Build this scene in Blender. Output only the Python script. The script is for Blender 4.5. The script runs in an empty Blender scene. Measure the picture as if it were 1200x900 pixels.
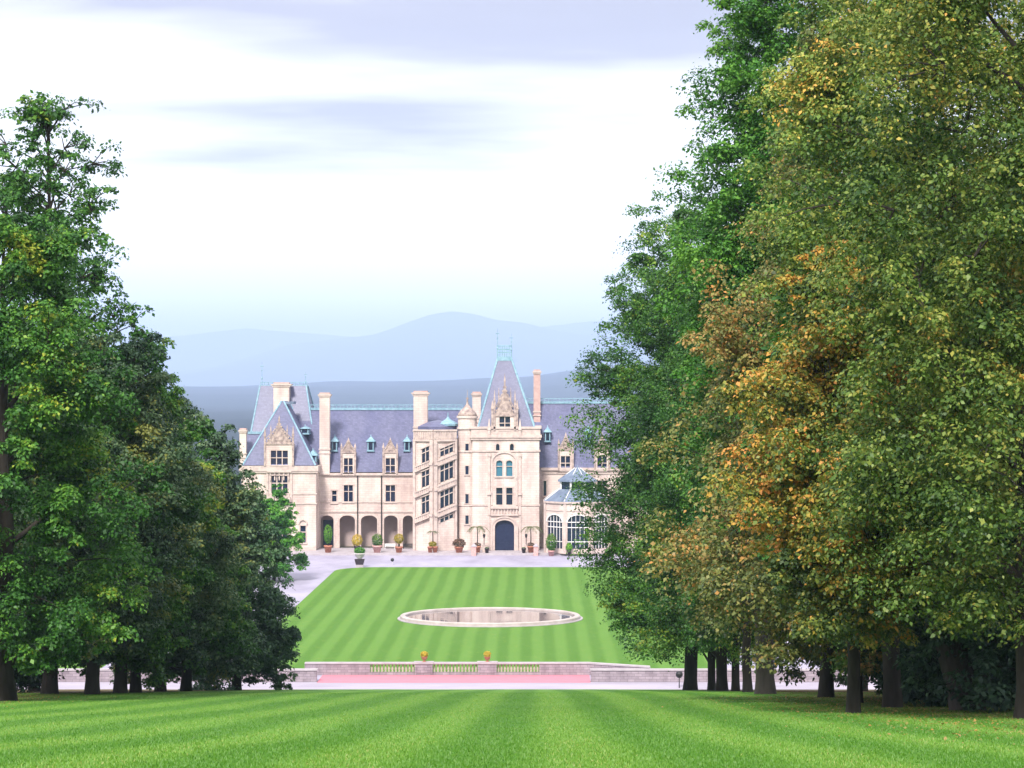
import bpy, math, random
import numpy as np
from mathutils import Vector
R = math.radians
SC = bpy.context.scene
COL = SC.collection
random.seed(7)

# ------------------------------------------------------------------ camera, world, sun, exposure
CAMX, CAMZ, VPX, FPX = 6.0, 31.0, 630.0, 2500.0
cam_d = bpy.data.cameras.new('camera')
cam = bpy.data.objects.new('camera', cam_d)
COL.objects.link(cam)
cam.location = (CAMX, 0, CAMZ)
cam.rotation_euler = (R(90), 0, 0)
cam_d.sensor_width = 36
cam_d.lens = 36 * FPX / 1200
cam_d.shift_x = -30 / 1200
cam_d.clip_start = 0.5
cam_d.clip_end = 70000
SC.camera = cam

SUN = Vector((-0.16, -0.70, 0.68)).normalized()
w = bpy.data.worlds.new('World')
SC.world = w
w.use_nodes = True
nt = w.node_tree
nt.nodes.clear()
def wn(t, **k):
    n = nt.nodes.new(t)
    for a, b in k.items():
        setattr(n, a, b)
    return n
sky = wn('ShaderNodeTexSky', sky_type='NISHITA', sun_disc=False)
sky.sun_elevation = math.asin(SUN.z)
sky.sun_rotation = math.atan2(SUN.x, SUN.y)
tc = wn('ShaderNodeTexCoord')
sep = wn('ShaderNodeSeparateXYZ')
nt.links.new(tc.outputs['Generated'], sep.inputs[0])
def wm(op, a, b=None):
    n = wn('ShaderNodeMath', operation=op)
    for i, v in enumerate((a, b)):
        if v is None:
            continue
        if isinstance(v, (int, float)):
            n.inputs[i].default_value = v
        else:
            nt.links.new(v, n.inputs[i])
    return n.outputs[0]
# cloud deck: the view direction met with a flat layer overhead
zz = wm('ADD', wm('MAXIMUM', sep.outputs[2], 0.0), 0.06)
cmb = wn('ShaderNodeCombineXYZ')
nt.links.new(wm('DIVIDE', sep.outputs[0], zz), cmb.inputs[0])
nt.links.new(wm('DIVIDE', sep.outputs[1], zz), cmb.inputs[1])
cmb.inputs[2].default_value = 3.7
mp = wn('ShaderNodeMapping')
mp.inputs['Scale'].default_value = (0.33, 0.50, 1)
mp.inputs['Location'].default_value = (0.35, 0.30, 0)
nt.links.new(cmb.outputs[0], mp.inputs[0])
nz = wn('ShaderNodeTexNoise')
nz.inputs['Scale'].default_value = 1.0
nz.inputs['Detail'].default_value = 5
nz.inputs['Roughness'].default_value = 0.55
nt.links.new(mp.outputs[0], nz.inputs['Vector'])
# the deck is heavier overhead and opens to bright cloud low down
heavy = wn('ShaderNodeMapRange')
heavy.inputs['From Min'].default_value = 0.135
heavy.inputs['From Max'].default_value = 0.165
heavy.inputs['To Min'].default_value = -0.06
heavy.inputs['To Max'].default_value = 0.17
nt.links.new(sep.outputs[2], heavy.inputs[0])
thin = wn('ShaderNodeMapRange')
thin.inputs['From Min'].default_value = 0.0
thin.inputs['From Max'].default_value = 0.085
thin.inputs['To Min'].default_value = -0.30
thin.inputs['To Max'].default_value = 0.0
nt.links.new(sep.outputs[2], thin.inputs[0])
high = wn('ShaderNodeMapRange')
high.inputs['From Min'].default_value = 0.20
high.inputs['From Max'].default_value = 0.36
high.inputs['To Min'].default_value = 0.0
high.inputs['To Max'].default_value = -0.34
nt.links.new(sep.outputs[2], high.inputs[0])
band = wm('MULTIPLY', wm('MAXIMUM', wm('SUBTRACT', 1.0, wm('DIVIDE', wm('ABSOLUTE', wm('SUBTRACT', sep.outputs[2], 0.129)), 0.016)), 0.0), 0.11)
cf = wm('ADD', band, wm('ADD', wm('ADD', wm('ADD', nz.outputs[0], heavy.outputs[0]), thin.outputs[0]), high.outputs[0]))
cr = wn('ShaderNodeValToRGB')
cr.color_ramp.elements[0].position = 0.44
cr.color_ramp.elements[0].color = (1.40, 1.36, 1.34, 1)
cr.color_ramp.elements[1].position = 0.60
cr.color_ramp.elements[1].color = (0.50, 0.45, 0.50, 1)
_e = cr.color_ramp.elements.new(0.82); _e.color = (0.34, 0.30, 0.345, 1)
nt.links.new(cf, cr.inputs[0])
sc_ = wn('ShaderNodeVectorMath', operation='SCALE')
nt.links.new(cr.outputs[0], sc_.inputs[0])
glow = wn('ShaderNodeMapRange')   # brighter cloud towards the horizon
glow.inputs['From Min'].default_value = 0.0
glow.inputs['From Max'].default_value = 0.12
glow.inputs['To Min'].default_value = 17.0
glow.inputs['To Max'].default_value = 9.0
nt.links.new(sep.outputs[2], glow.inputs[0])
nt.links.new(glow.outputs[0], sc_.inputs['Scale'])
mx = wn('ShaderNodeMix', data_type='RGBA')
mx.inputs[0].default_value = 0.9
nt.links.new(sky.outputs[0], mx.inputs[6])
nt.links.new(sc_.outputs[0], mx.inputs[7])
bg = wn('ShaderNodeBackground')
bg.inputs[1].default_value = 0.095
nt.links.new(mx.outputs[2], bg.inputs[0])
nt.links.new(bg.outputs[0], wn('ShaderNodeOutputWorld').inputs[0])

sl = bpy.data.lights.new('sun', 'SUN')
sl.energy = 3.9
sl.angle = R(11)
sl.color = (1.0, 0.95, 0.88)
so = bpy.data.objects.new('sun', sl)
COL.objects.link(so)
so.rotation_euler = SUN.to_track_quat('Z', 'Y').to_euler()
so.location = (0, 0, 200)

SC.view_settings.view_transform = 'Standard'
SC.view_settings.look = 'None'
SC.view_settings.exposure = 0.68
SC.view_settings.gamma = 1
SC.view_settings.use_curve_mapping = False
SC.render.engine = 'CYCLES'
SC.cycles.max_bounces = 5
SC.cycles.diffuse_bounces = 3
SC.cycles.glossy_bounces = 2
SC.cycles.transmission_bounces = 2
SC.cycles.volume_bounces = 1
SC.cycles.use_denoising = True
SC.cycles.sample_clamp_indirect = 6

# pixel of the photograph's 1200x900 frame and a depth -> metres
def X(px, d): return CAMX + (px - VPX) * d / FPX
def Z(py, d): return CAMZ - (py - 450) * d / FPX

# ------------------------------------------------------------------ materials
def mat(name, c, rough=0.8, c2=None, scale=1.0, bump=0.0, bscale=None, metal=0.0, spec=0.4, stretch=None, detail=5, lo=0.35, hi=0.65):
    m = bpy.data.materials.new(name)
    m.use_nodes = True
    t = m.node_tree
    b = t.nodes['Principled BSDF']
    b.inputs['Base Color'].default_value = (*c, 1)
    b.inputs['Roughness'].default_value = rough
    b.inputs['Metallic'].default_value = metal
    b.inputs['Specular IOR Level'].default_value = spec
    if c2 or bump:
        co = t.nodes.new('ShaderNodeTexCoord')
        mpn = t.nodes.new('ShaderNodeMapping')
        mpn.inputs['Scale'].default_value = stretch or (1, 1, 1)
        t.links.new(co.outputs['Object'], mpn.inputs[0])
    if c2:
        n = t.nodes.new('ShaderNodeTexNoise')
        n.inputs['Scale'].default_value = scale
        n.inputs['Detail'].default_value = detail
        n.inputs['Roughness'].default_value = 0.6
        r = t.nodes.new('ShaderNodeValToRGB')
        r.color_ramp.elements[0].position = lo
        r.color_ramp.elements[0].color = (*c, 1)
        r.color_ramp.elements[1].position = hi
        r.color_ramp.elements[1].color = (*c2, 1)
        t.links.new(mpn.outputs[0], n.inputs['Vector'])
        t.links.new(n.outputs[0], r.inputs[0])
        t.links.new(r.outputs[0], b.inputs['Base Color'])
    if bump:
        n2 = t.nodes.new('ShaderNodeTexNoise')
        n2.inputs['Scale'].default_value = bscale or scale * 4
        n2.inputs['Detail'].default_value = 4
        t.links.new(mpn.outputs[0], n2.inputs['Vector'])
        bp = t.nodes.new('ShaderNodeBump')
        bp.inputs['Strength'].default_value = 0.7
        bp.inputs['Distance'].default_value = bump
        t.links.new(n2.outputs[0], bp.inputs['Height'])
        t.links.new(bp.outputs[0], b.inputs['Normal'])
    return m

def masonry(name, c1, c2, mortar, bw, bh, msize=0.015, noise=(0.8, 0.25), rough=0.85, dark=(0.6, 0.55, 0.55)):
    """courses of blocks on X-Z, with block to block colour changes and weather stains"""
    m = mat(name, c1, rough)
    t = m.node_tree
    b = t.nodes['Principled BSDF']
    co = t.nodes.new('ShaderNodeTexCoord')
    sp = t.nodes.new('ShaderNodeSeparateXYZ')
    t.links.new(co.outputs['Object'], sp.inputs[0])
    ad = t.nodes.new('ShaderNodeMath'); ad.operation = 'ADD'
    t.links.new(sp.outputs[0], ad.inputs[0]); t.links.new(sp.outputs[1], ad.inputs[1])
    cb = t.nodes.new('ShaderNodeCombineXYZ')
    t.links.new(ad.outputs[0], cb.inputs[0]); t.links.new(sp.outputs[2], cb.inputs[1])
    br = t.nodes.new('ShaderNodeTexBrick')
    br.inputs['Color1'].default_value = (*c1, 1)
    br.inputs['Color2'].default_value = (*c2, 1)
    br.inputs['Mortar'].default_value = (*mortar, 1)
    br.inputs['Scale'].default_value = 1
    br.inputs['Brick Width'].default_value = bw
    br.inputs['Row Height'].default_value = bh
    br.inputs['Mortar Size'].default_value = msize
    t.links.new(cb.outputs[0], br.inputs['Vector'])
    n = t.nodes.new('ShaderNodeTexNoise')
    n.inputs['Scale'].default_value = noise[0]
    n.inputs['Detail'].default_value = 6
    st = t.nodes.new('ShaderNodeMapping'); st.inputs['Scale'].default_value = (1, 1, 0.35)
    t.links.new(co.outputs['Object'], st.inputs[0]); t.links.new(st.outputs[0], n.inputs['Vector'])
    r = t.nodes.new('ShaderNodeValToRGB')
    r.color_ramp.elements[0].position = 0.42; r.color_ramp.elements[0].color = (1, 1, 1, 1)
    r.color_ramp.elements[1].position = 0.72; r.color_ramp.elements[1].color = (*dark, 1)
    t.links.new(n.outputs[0], r.inputs[0])
    mu = t.nodes.new('ShaderNodeMix'); mu.data_type = 'RGBA'; mu.blend_type = 'MULTIPLY'
    mu.inputs[0].default_value = 1
    t.links.new(br.outputs[0], mu.inputs[6]); t.links.new(r.outputs[0], mu.inputs[7])
    t.links.new(mu.outputs[2], b.inputs['Base Color'])
    bp = t.nodes.new('ShaderNodeBump'); bp.inputs['Distance'].default_value = 0.02; bp.inputs['Strength'].default_value = 0.6
    t.links.new(br.outputs[1], bp.inputs['Height']); bp.invert = True
    t.links.new(bp.outputs[0], b.inputs['Normal'])
    return m

def turf(name, light, dark, period, phase=0.0, soft=0.25, cross=None, litter=None, noise=0.35, amp=1.0):
    """mown grass: alternating mower passes along Y, clumping and wear; fallen leaves under the tree rows"""
    m = mat(name, light, 0.75, spec=0.25)
    t = m.node_tree
    b = t.nodes['Principled BSDF']
    L = t.links.new
    def N(k, **kw):
        n = t.nodes.new(k)
        for a, v in kw.items(): setattr(n, a, v)
        return n
    def M(op, a, b_=None, c=None):
        n = N('ShaderNodeMath', operation=op)
        for i, v in enumerate((a, b_, c)):
            if v is None: continue
            if isinstance(v, (int, float)): n.inputs[i].default_value = v
            else: L(v, n.inputs[i])
        return n.outputs[0]
    co = N('ShaderNodeTexCoord'); sp = N('ShaderNodeSeparateXYZ')
    L(co.outputs['Object'], sp.inputs[0])
    def noi(scale, detail=4, vec=None, st=None):
        n = N('ShaderNodeTexNoise'); n.inputs['Scale'].default_value = scale; n.inputs['Detail'].default_value = detail
        if st:
            mp_ = N('ShaderNodeMapping'); mp_.inputs['Scale'].default_value = st
            L(co.outputs['Object'], mp_.inputs[0]); L(mp_.outputs[0], n.inputs['Vector'])
        else: L(co.outputs['Object'], n.inputs['Vector'])
        return n.outputs[0]
    warp = M('MULTIPLY', M('SUBTRACT', noi(0.06, 2), 0.5), period * 0.2)
    s = M('SINE', M('ADD', M('MULTIPLY', M('ADD', sp.outputs[0], warp), 2 * math.pi / period), phase))
    mr = N('ShaderNodeMapRange', interpolation_type='SMOOTHSTEP')
    mr.inputs['From Min'].default_value = -soft; mr.inputs['From Max'].default_value = soft
    L(s, mr.inputs[0])
    f = M('ADD', M('MULTIPLY', M('SUBTRACT', mr.outputs[0], 0.5), M('MULTIPLY', M('ADD', noi(0.11, 3, st=(1, .35, 1)), .5), amp)), 0.5)  # stripe tones put the sheen of bent blades into the colour
    f = M('ADD', f, M('MULTIPLY', M('SUBTRACT', noi(0.35, 5, st=(1, 0.4, 1)), 0.5), noise * 2.0))
    f = M('ADD', f, M('MULTIPLY', M('SUBTRACT', noi(7.0, 4), 0.5), noise * 2.2))
    if cross:
        s2 = M('SINE', M('ADD', M('MULTIPLY', M('ADD', M('MULTIPLY', sp.outputs[0], cross[1]), sp.outputs[1]), 2 * math.pi / cross[0]), 0.4))
        f = M('ADD', f, M('MULTIPLY', s2, cross[2]))
    mix = N('ShaderNodeMix', data_type='RGBA'); mix.clamp_factor = True
    L(f, mix.inputs[0]); mix.inputs[6].default_value = (*dark, 1); mix.inputs[7].default_value = (*light, 1)
    out = mix.outputs[2]
    # yellowed, drier blades here and there
    r = N('ShaderNodeMapRange'); r.inputs['From Min'].default_value = 0.55; r.inputs['From Max'].default_value = 0.8; r.inputs['To Max'].default_value = 0.45
    L(noi(1.3, 6, st=(1, 0.6, 1)), r.inputs[0])
    m2 = N('ShaderNodeMix', data_type='RGBA'); L(r.outputs[0], m2.inputs[0]); L(out, m2.inputs[6])
    m2.inputs[7].default_value = (light[0] * 1.9, light[1] * 1.05, light[2] * 1.2, 1)
    out = m2.outputs[2]
    if litter:
        ax = M('ADD', M('ABSOLUTE', M('SUBTRACT', sp.outputs[0], litter[0])), M('MULTIPLY', M('SUBTRACT', noi(0.3, 5), 0.5), 9))
        r3 = N('ShaderNodeMapRange'); r3.inputs['From Min'].default_value = litter[1]; r3.inputs['From Max'].default_value = litter[1] + 2.5
        r3.inputs['To Max'].default_value = 0.85
        L(ax, r3.inputs[0])
        m3 = N('ShaderNodeMix', data_type='RGBA'); L(r3.outputs[0], m3.inputs[0]); L(out, m3.inputs[6])
        m3.inputs[7].default_value = (0.10, 0.045, 0.02, 1)
        out = m3.outputs[2]
    L(out, b.inputs['Base Color'])
    bp = N('ShaderNodeBump'); bp.inputs['Distance'].default_value = 0.06; bp.inputs['Strength'].default_value = 0.8
    L(noi(22, 3, st=(1, 1, 1)), bp.inputs['Height']); L(bp.outputs[0], b.inputs['Normal'])
    return m

def leafmat(name, stops, trans=0.30, rough=0.5):
    m = mat(name, (0.05, 0.1, 0.02), rough, spec=0.35)
    t = m.node_tree
    b = t.nodes['Principled BSDF']
    a = t.nodes.new('ShaderNodeAttribute'); a.attribute_name = 'tint'
    r = t.nodes.new('ShaderNodeValToRGB')
    while len(r.color_ramp.elements) < len(stops): r.color_ramp.elements.new(0.5)
    for e, (p, c) in zip(r.color_ramp.elements, stops):
        e.position = p; e.color = (*c, 1)
    t.links.new(a.outputs['Fac'], r.inputs[0])
    oi = t.nodes.new('ShaderNodeObjectInfo')
    hs = t.nodes.new('ShaderNodeHueSaturation')
    mr = t.nodes.new('ShaderNodeMapRange'); mr.inputs['To Min'].default_value = 0.8; mr.inputs['To Max'].default_value = 1.2
    t.links.new(oi.outputs['Random'], mr.inputs[0]); t.links.new(mr.outputs[0], hs.inputs['Value'])
    t.links.new(r.outputs[0], hs.inputs['Color'])
    t.links.new(hs.outputs[0], b.inputs['Base Color'])
    tr = t.nodes.new('ShaderNodeBsdfTranslucent')
    t.links.new(hs.outputs[0], tr.inputs[0])
    ms = t.nodes.new('ShaderNodeMixShader'); ms.inputs[0].default_value = trans
    t.links.new(b.outputs[0], ms.inputs[1]); t.links.new(tr.outputs[0], ms.inputs[2])
    t.links.new(ms.outputs[0], t.nodes['Material Output'].inputs[0])
    return m

M = {}
M['stone'] = masonry('limestone', (0.65, 0.545, 0.50), (0.59, 0.485, 0.44), (0.47, 0.37, 0.35), 1.1, 0.42, 0.02, noise=(0.45, .25), dark=(0.70, 0.64, 0.66))
M['trim'] = mat('carved limestone', (0.52, 0.42, 0.385), 0.85, (0.34, 0.26, 0.25), 1.2, 0.03, 5, lo=0.45, hi=0.75)  # darker than the walls, putting moulding shadow lines into the stone colour
M['carved'] = mat('weathered carved limestone', (0.46, 0.36, 0.32), 0.9, (0.20, 0.15, 0.15), 1.6, 0.08, 4, lo=0.38, hi=0.66)
M['slate'] = masonry('slate', (0.132, 0.134, 0.235), (0.095, 0.098, 0.178), (0.060, 0.064, 0.115), 0.45, 0.28, 0.01, noise=(0.25, 0.2), rough=0.42, dark=(0.72, 0.74, 0.86))
M['copper'] = mat('verdigris copper', (0.14, 0.26, 0.34), 0.65, (0.25, 0.39, 0.48), 1.5)
M['lead'] = mat('grey green lead sheet', (0.09, 0.12, 0.19), 0.5, (0.16, 0.20, 0.28), 0.8)
M['brick'] = mat('pink chimney brick', (0.52, 0.36, 0.33), 0.85, (0.42, 0.27, 0.25), 1.5)
M['glass'] = mat('dark window glass', (0.012, 0.018, 0.045), 0.06, spec=0.5)
M['glassblue'] = mat('blue window glass', (0.05, 0.16, 0.24), 0.08, spec=0.6)
M['door'] = mat('dark blue door', (0.006, 0.011, 0.045), 0.4, (0.012, 0.02, 0.06), 2)
M['iron'] = mat('black iron', (0.015, 0.015, 0.018), 0.5)
M['paint'] = mat('white paint', (0.72, 0.70, 0.70), 0.5)
M['arcade_inner'] = mat('arcade plaster', (0.40, 0.31, 0.30), 0.9, (0.34, 0.26, 0.26), 0.6)  # darker tone than the walls, for the arcade back wall and ceiling
M['gravel'] = mat('pale lavender gravel', (0.25, 0.23, 0.31), 0.95, (0.35, 0.325, 0.425), 0.16, 0.02, 30, stretch=(1, .45, 1), detail=8)
M['road'] = mat('pale road surface', (0.29, 0.26, 0.33), 0.9, (0.37, 0.335, 0.41), 0.35, 0.01, 30, stretch=(0.3, 1, 1))
M['court'] = mat('red gravel', (0.54, 0.18, 0.24), 0.95, (0.47, 0.17, 0.22), 0.6, 0.02, 30)
M['rubble'] = masonry('grey stone blocks', (0.34, 0.285, 0.325), (0.26, 0.215, 0.25), (0.19, 0.16, 0.185), 0.75, 0.28, 0.02, noise=(1.0, .3), dark=(0.66, 0.64, 0.66))
M['coping'] = mat('pale coping stone', (0.41, 0.37, 0.40), 0.85, (0.32, 0.28, 0.31), 1.0)
M['balstone'] = mat('weathered baluster stone', (0.40, 0.37, 0.30), 0.9, (0.30, 0.28, 0.22), 2.0)
M['pool'] = mat('pale pool rim stone', (0.46, 0.40, 0.39), 0.7, (0.34, 0.29, 0.28), 0.8)
M['water'] = mat('still water', (0.15, 0.12, 0.125), 0.03, spec=0.9, bump=0.004, bscale=0.5)  # pinkish base holds the lining tone and some reflected house colour
M['poolfloor'] = mat('pool lining', (0.30, 0.24, 0.24), 0.8)
M['terra'] = mat('terracotta', (0.46, 0.19, 0.12), 0.8, (0.36, 0.13, 0.09), 3)
M['pinkpot'] = mat('pale pink terracotta', (0.62, 0.36, 0.34), 0.8, (0.52, 0.28, 0.27), 3)
M['darkpot'] = mat('dark glazed pot', (0.03, 0.02, 0.03), 0.4)
M['whitepot'] = mat('white stone vase', (0.62, 0.58, 0.58), 0.7, (0.5, 0.46, 0.46), 3)
M['bark'] = mat('bark', (0.014, 0.011, 0.009), 0.95, (0.032, 0.026, 0.021), 2.5, 0.06, 9, stretch=(1, 1, 0.25))
M['barkpale'] = mat('pale bark', (0.030, 0.025, 0.021), 0.95, (0.062, 0.052, 0.045), 2.0, 0.06, 9, stretch=(1, 1, 0.25))
M['forest'] = mat('wooded hillside', (0.004, 0.010, 0.012), 0.95, (0.014, 0.024, 0.020), 0.02, 3, 0.06, spec=0.1)  # blue-black tone puts some distance haze into the woodland colour
M['farforest'] = mat('far wooded mountain', (0.02, 0.035, 0.02), 0.95, (0.05, 0.07, 0.04), 0.003, spec=0.1)
M['carwhite'] = mat('white car paint', (0.78, 0.78, 0.80), 0.25, spec=0.6)
M['tyre'] = mat('tyre rubber', (0.02, 0.02, 0.02), 0.8)
M['rim'] = mat('alloy wheel', (0.5, 0.5, 0.52), 0.3, metal=0.9)
M['lamp'] = mat('red lamp lens', (0.4, 0.02, 0.02), 0.2)
M['lawn'] = turf('mown hillside grass', (0.100, 0.235, 0.020), (0.042, 0.145, 0.004), 3.1, 0.6, 0.8, cross=(23.0, 0.9, 0.12), litter=(1.0, 17.0), noise=0.55, amp=0.8)
M['esp'] = turf('mown esplanade grass', (0.092, 0.208, 0.020), (0.054, 0.154, 0.004), 2.75, 0.3, 0.75, noise=0.24, amp=0.8)
M['rough'] = mat('rough grass', (0.05, 0.13, 0.02), 0.9, (0.08, 0.17, 0.03), 0.4, 0.05, 10)
M['blade'] = leafmat('grass blade', [(0, (0.040, 0.142, 0.006)), (0.5, (0.076, 0.19, 0.014)), (0.9, (0.13, 0.255, 0.03)), (1, (0.23, 0.27, 0.07))], 0.2)
G0, G1, G2 = (0.012, 0.042, 0.012), (0.035, 0.100, 0.020), (0.085, 0.185, 0.030)
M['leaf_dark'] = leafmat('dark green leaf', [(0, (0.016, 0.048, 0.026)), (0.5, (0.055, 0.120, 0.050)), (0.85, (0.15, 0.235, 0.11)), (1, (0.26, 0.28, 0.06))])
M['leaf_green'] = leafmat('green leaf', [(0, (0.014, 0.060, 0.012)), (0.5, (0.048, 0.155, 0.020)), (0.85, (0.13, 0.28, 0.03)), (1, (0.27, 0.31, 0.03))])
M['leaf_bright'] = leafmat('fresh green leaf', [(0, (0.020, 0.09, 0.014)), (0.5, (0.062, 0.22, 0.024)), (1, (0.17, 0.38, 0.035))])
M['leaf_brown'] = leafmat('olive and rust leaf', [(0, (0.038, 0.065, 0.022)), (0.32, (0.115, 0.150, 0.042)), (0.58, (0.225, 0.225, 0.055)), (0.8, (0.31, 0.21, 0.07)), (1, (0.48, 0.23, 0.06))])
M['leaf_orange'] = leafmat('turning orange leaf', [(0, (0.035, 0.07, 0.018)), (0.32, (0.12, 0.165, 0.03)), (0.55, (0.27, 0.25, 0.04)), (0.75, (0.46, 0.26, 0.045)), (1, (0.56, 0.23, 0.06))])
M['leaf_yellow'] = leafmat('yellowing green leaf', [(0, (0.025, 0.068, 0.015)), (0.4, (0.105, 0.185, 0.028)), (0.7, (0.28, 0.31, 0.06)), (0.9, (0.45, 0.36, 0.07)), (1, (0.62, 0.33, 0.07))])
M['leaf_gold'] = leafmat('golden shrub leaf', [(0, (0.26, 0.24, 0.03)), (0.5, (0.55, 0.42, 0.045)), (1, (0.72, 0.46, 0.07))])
M['leaf_palm'] = leafmat('palm frond', [(0, (0.05, 0.09, 0.03)), (0.5, (0.12, 0.16, 0.06)), (1, (0.25, 0.25, 0.12))])
M['leaf_heath'] = leafmat('reddish brown plant', [(0, (0.05, 0.05, 0.03)), (0.5, (0.15, 0.10, 0.07)), (1, (0.28, 0.16, 0.13))])

# ------------------------------------------------------------------ mesh helpers
class MB:
    def __init__(self):
        self.v, self.f, self.m = [], [], []
    def add(self, vs, fs, m=0):
        o = len(self.v)
        self.v += [tuple(p) for p in vs]
        for f in fs:
            self.f.append([o + i for i in f]); self.m.append(m)
    def poly(self, vs, m=0):
        self.add(vs, [list(range(len(vs)))], m)
    def box(self, x0, x1, y0, y1, z0, z1, m=0):
        self.add([(x0, y0, z0), (x1, y0, z0), (x1, y1, z0), (x0, y1, z0), (x0, y0, z1), (x1, y0, z1), (x1, y1, z1), (x0, y1, z1)],
                 [(0, 3, 2, 1), (4, 5, 6, 7), (0, 1, 5, 4), (1, 2, 6, 5), (2, 3, 7, 6), (3, 0, 4, 7)], m)
    def frustum(self, b, z0, t, z1, m=0):
        (x0, x1, y0, y1), (a0, a1, c0, c1) = b, t
        self.add([(x0, y0, z0), (x1, y0, z0), (x1, y1, z0), (x0, y1, z0), (a0, c0, z1), (a1, c0, z1), (a1, c1, z1), (a0, c1, z1)],
                 [(0, 3, 2, 1), (4, 5, 6, 7), (0, 1, 5, 4), (1, 2, 6, 5), (2, 3, 7, 6), (3, 0, 4, 7)], m)
    def rings(self, c, prof, n=16, m=0, a0=0.0, cap=True):
        """lathe: prof = [(radius, z)...] round the vertical through c"""
        o = len(self.v)
        for r, z in prof:
            for k in range(n):
                a = a0 + 2 * math.pi * k / n
                self.v.append((c[0] + r * math.cos(a), c[1] + r * math.sin(a), z))
        for j in range(len(prof) - 1):
            for k in range(n):
                k2 = (k + 1) % n
                self.f.append([o + j * n + k, o + j * n + k2, o + (j + 1) * n + k2, o + (j + 1) * n + k]); self.m.append(m)
        if cap:
            self.f.append([o + k for k in range(n)][::-1]); self.m.append(m)
            self.f.append([o + (len(prof) - 1) * n + k for k in range(n)]); self.m.append(m)
    def tube(self, pts, rad, n=8, m=0):
        o = len(self.v)
        pts = [Vector(p) for p in pts]
        for i, p in enumerate(pts):
            d = (pts[min(i + 1, len(pts) - 1)] - pts[max(i - 1, 0)]).normalized()
            a = d.cross(Vector((0, 1, 0.13)) if abs(d.y) < 0.9 else Vector((1, 0, 0))).normalized()
            b = d.cross(a)
            r = rad[i] if isinstance(rad, (list, tuple)) else rad
            for k in range(n):
                t = 2 * math.pi * k / n
                self.v.append(tuple(p + a * r * math.cos(t) + b * r * math.sin(t)))
        for i in range(len(pts) - 1):
            for k in range(n):
                k2 = (k + 1) % n
                self.f.append([o + i * n + k, o + i * n + k2, o + (i + 1) * n + k2, o + (i + 1) * n + k]); self.m.append(m)
        self.f.append([o + k for k in range(n)]); self.m.append(m)
        self.f.append([o + (len(pts) - 1) * n + k for k in range(n)][::-1]); self.m.append(m)
    def spire(self, x, y, z, w_, h, m=0):
        h0 = h * 0.4
        self.box(x - w_ / 2, x + w_ / 2, y - w_ / 2, y + w_ / 2, z, z + h0, m)
        self.frustum((x - w_ * .7, x + w_ * .7, y - w_ * .7, y + w_ * .7), z + h0, (x - .02, x + .02, y - .02, y + .02), z + h, m)
    def mesh(self, name, mats):
        me = bpy.data.meshes.new(name)
        me.from_pydata(self.v, [], self.f)
        for k in mats: me.materials.append(M[k])
        if len(mats) > 1: me.polygons.foreach_set('material_index', self.m)
        me.update()
        return me
    def build(self, name, mats, parent=None, smooth=False):
        if isinstance(mats, str): mats = [mats]
        me = self.mesh(name, mats)
        if smooth: me.shade_smooth()
        o = bpy.data.objects.new(name, me)
        COL.objects.link(o)
        if parent: o.parent = parent
        return o

def tag(o, label=None, cat=None, group=None, kind=None):
    if label: o['label'] = label
    if cat: o['category'] = cat
    if group: o['group'] = group
    if kind: o['kind'] = kind
    return o
def thing(name, label, cat, loc=(0, 0, 0), group=None):
    o = bpy.data.objects.new(name, None)
    COL.objects.link(o)
    o.location = loc
    o.empty_display_size = 0.3
    return tag(o, label, cat, group)
def copy_tree(o, parent=None):
    c = o.copy()
    COL.objects.link(c)
    if parent: c.parent = parent
    for ch in list(o.children): copy_tree(ch, c)
    return c

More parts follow.
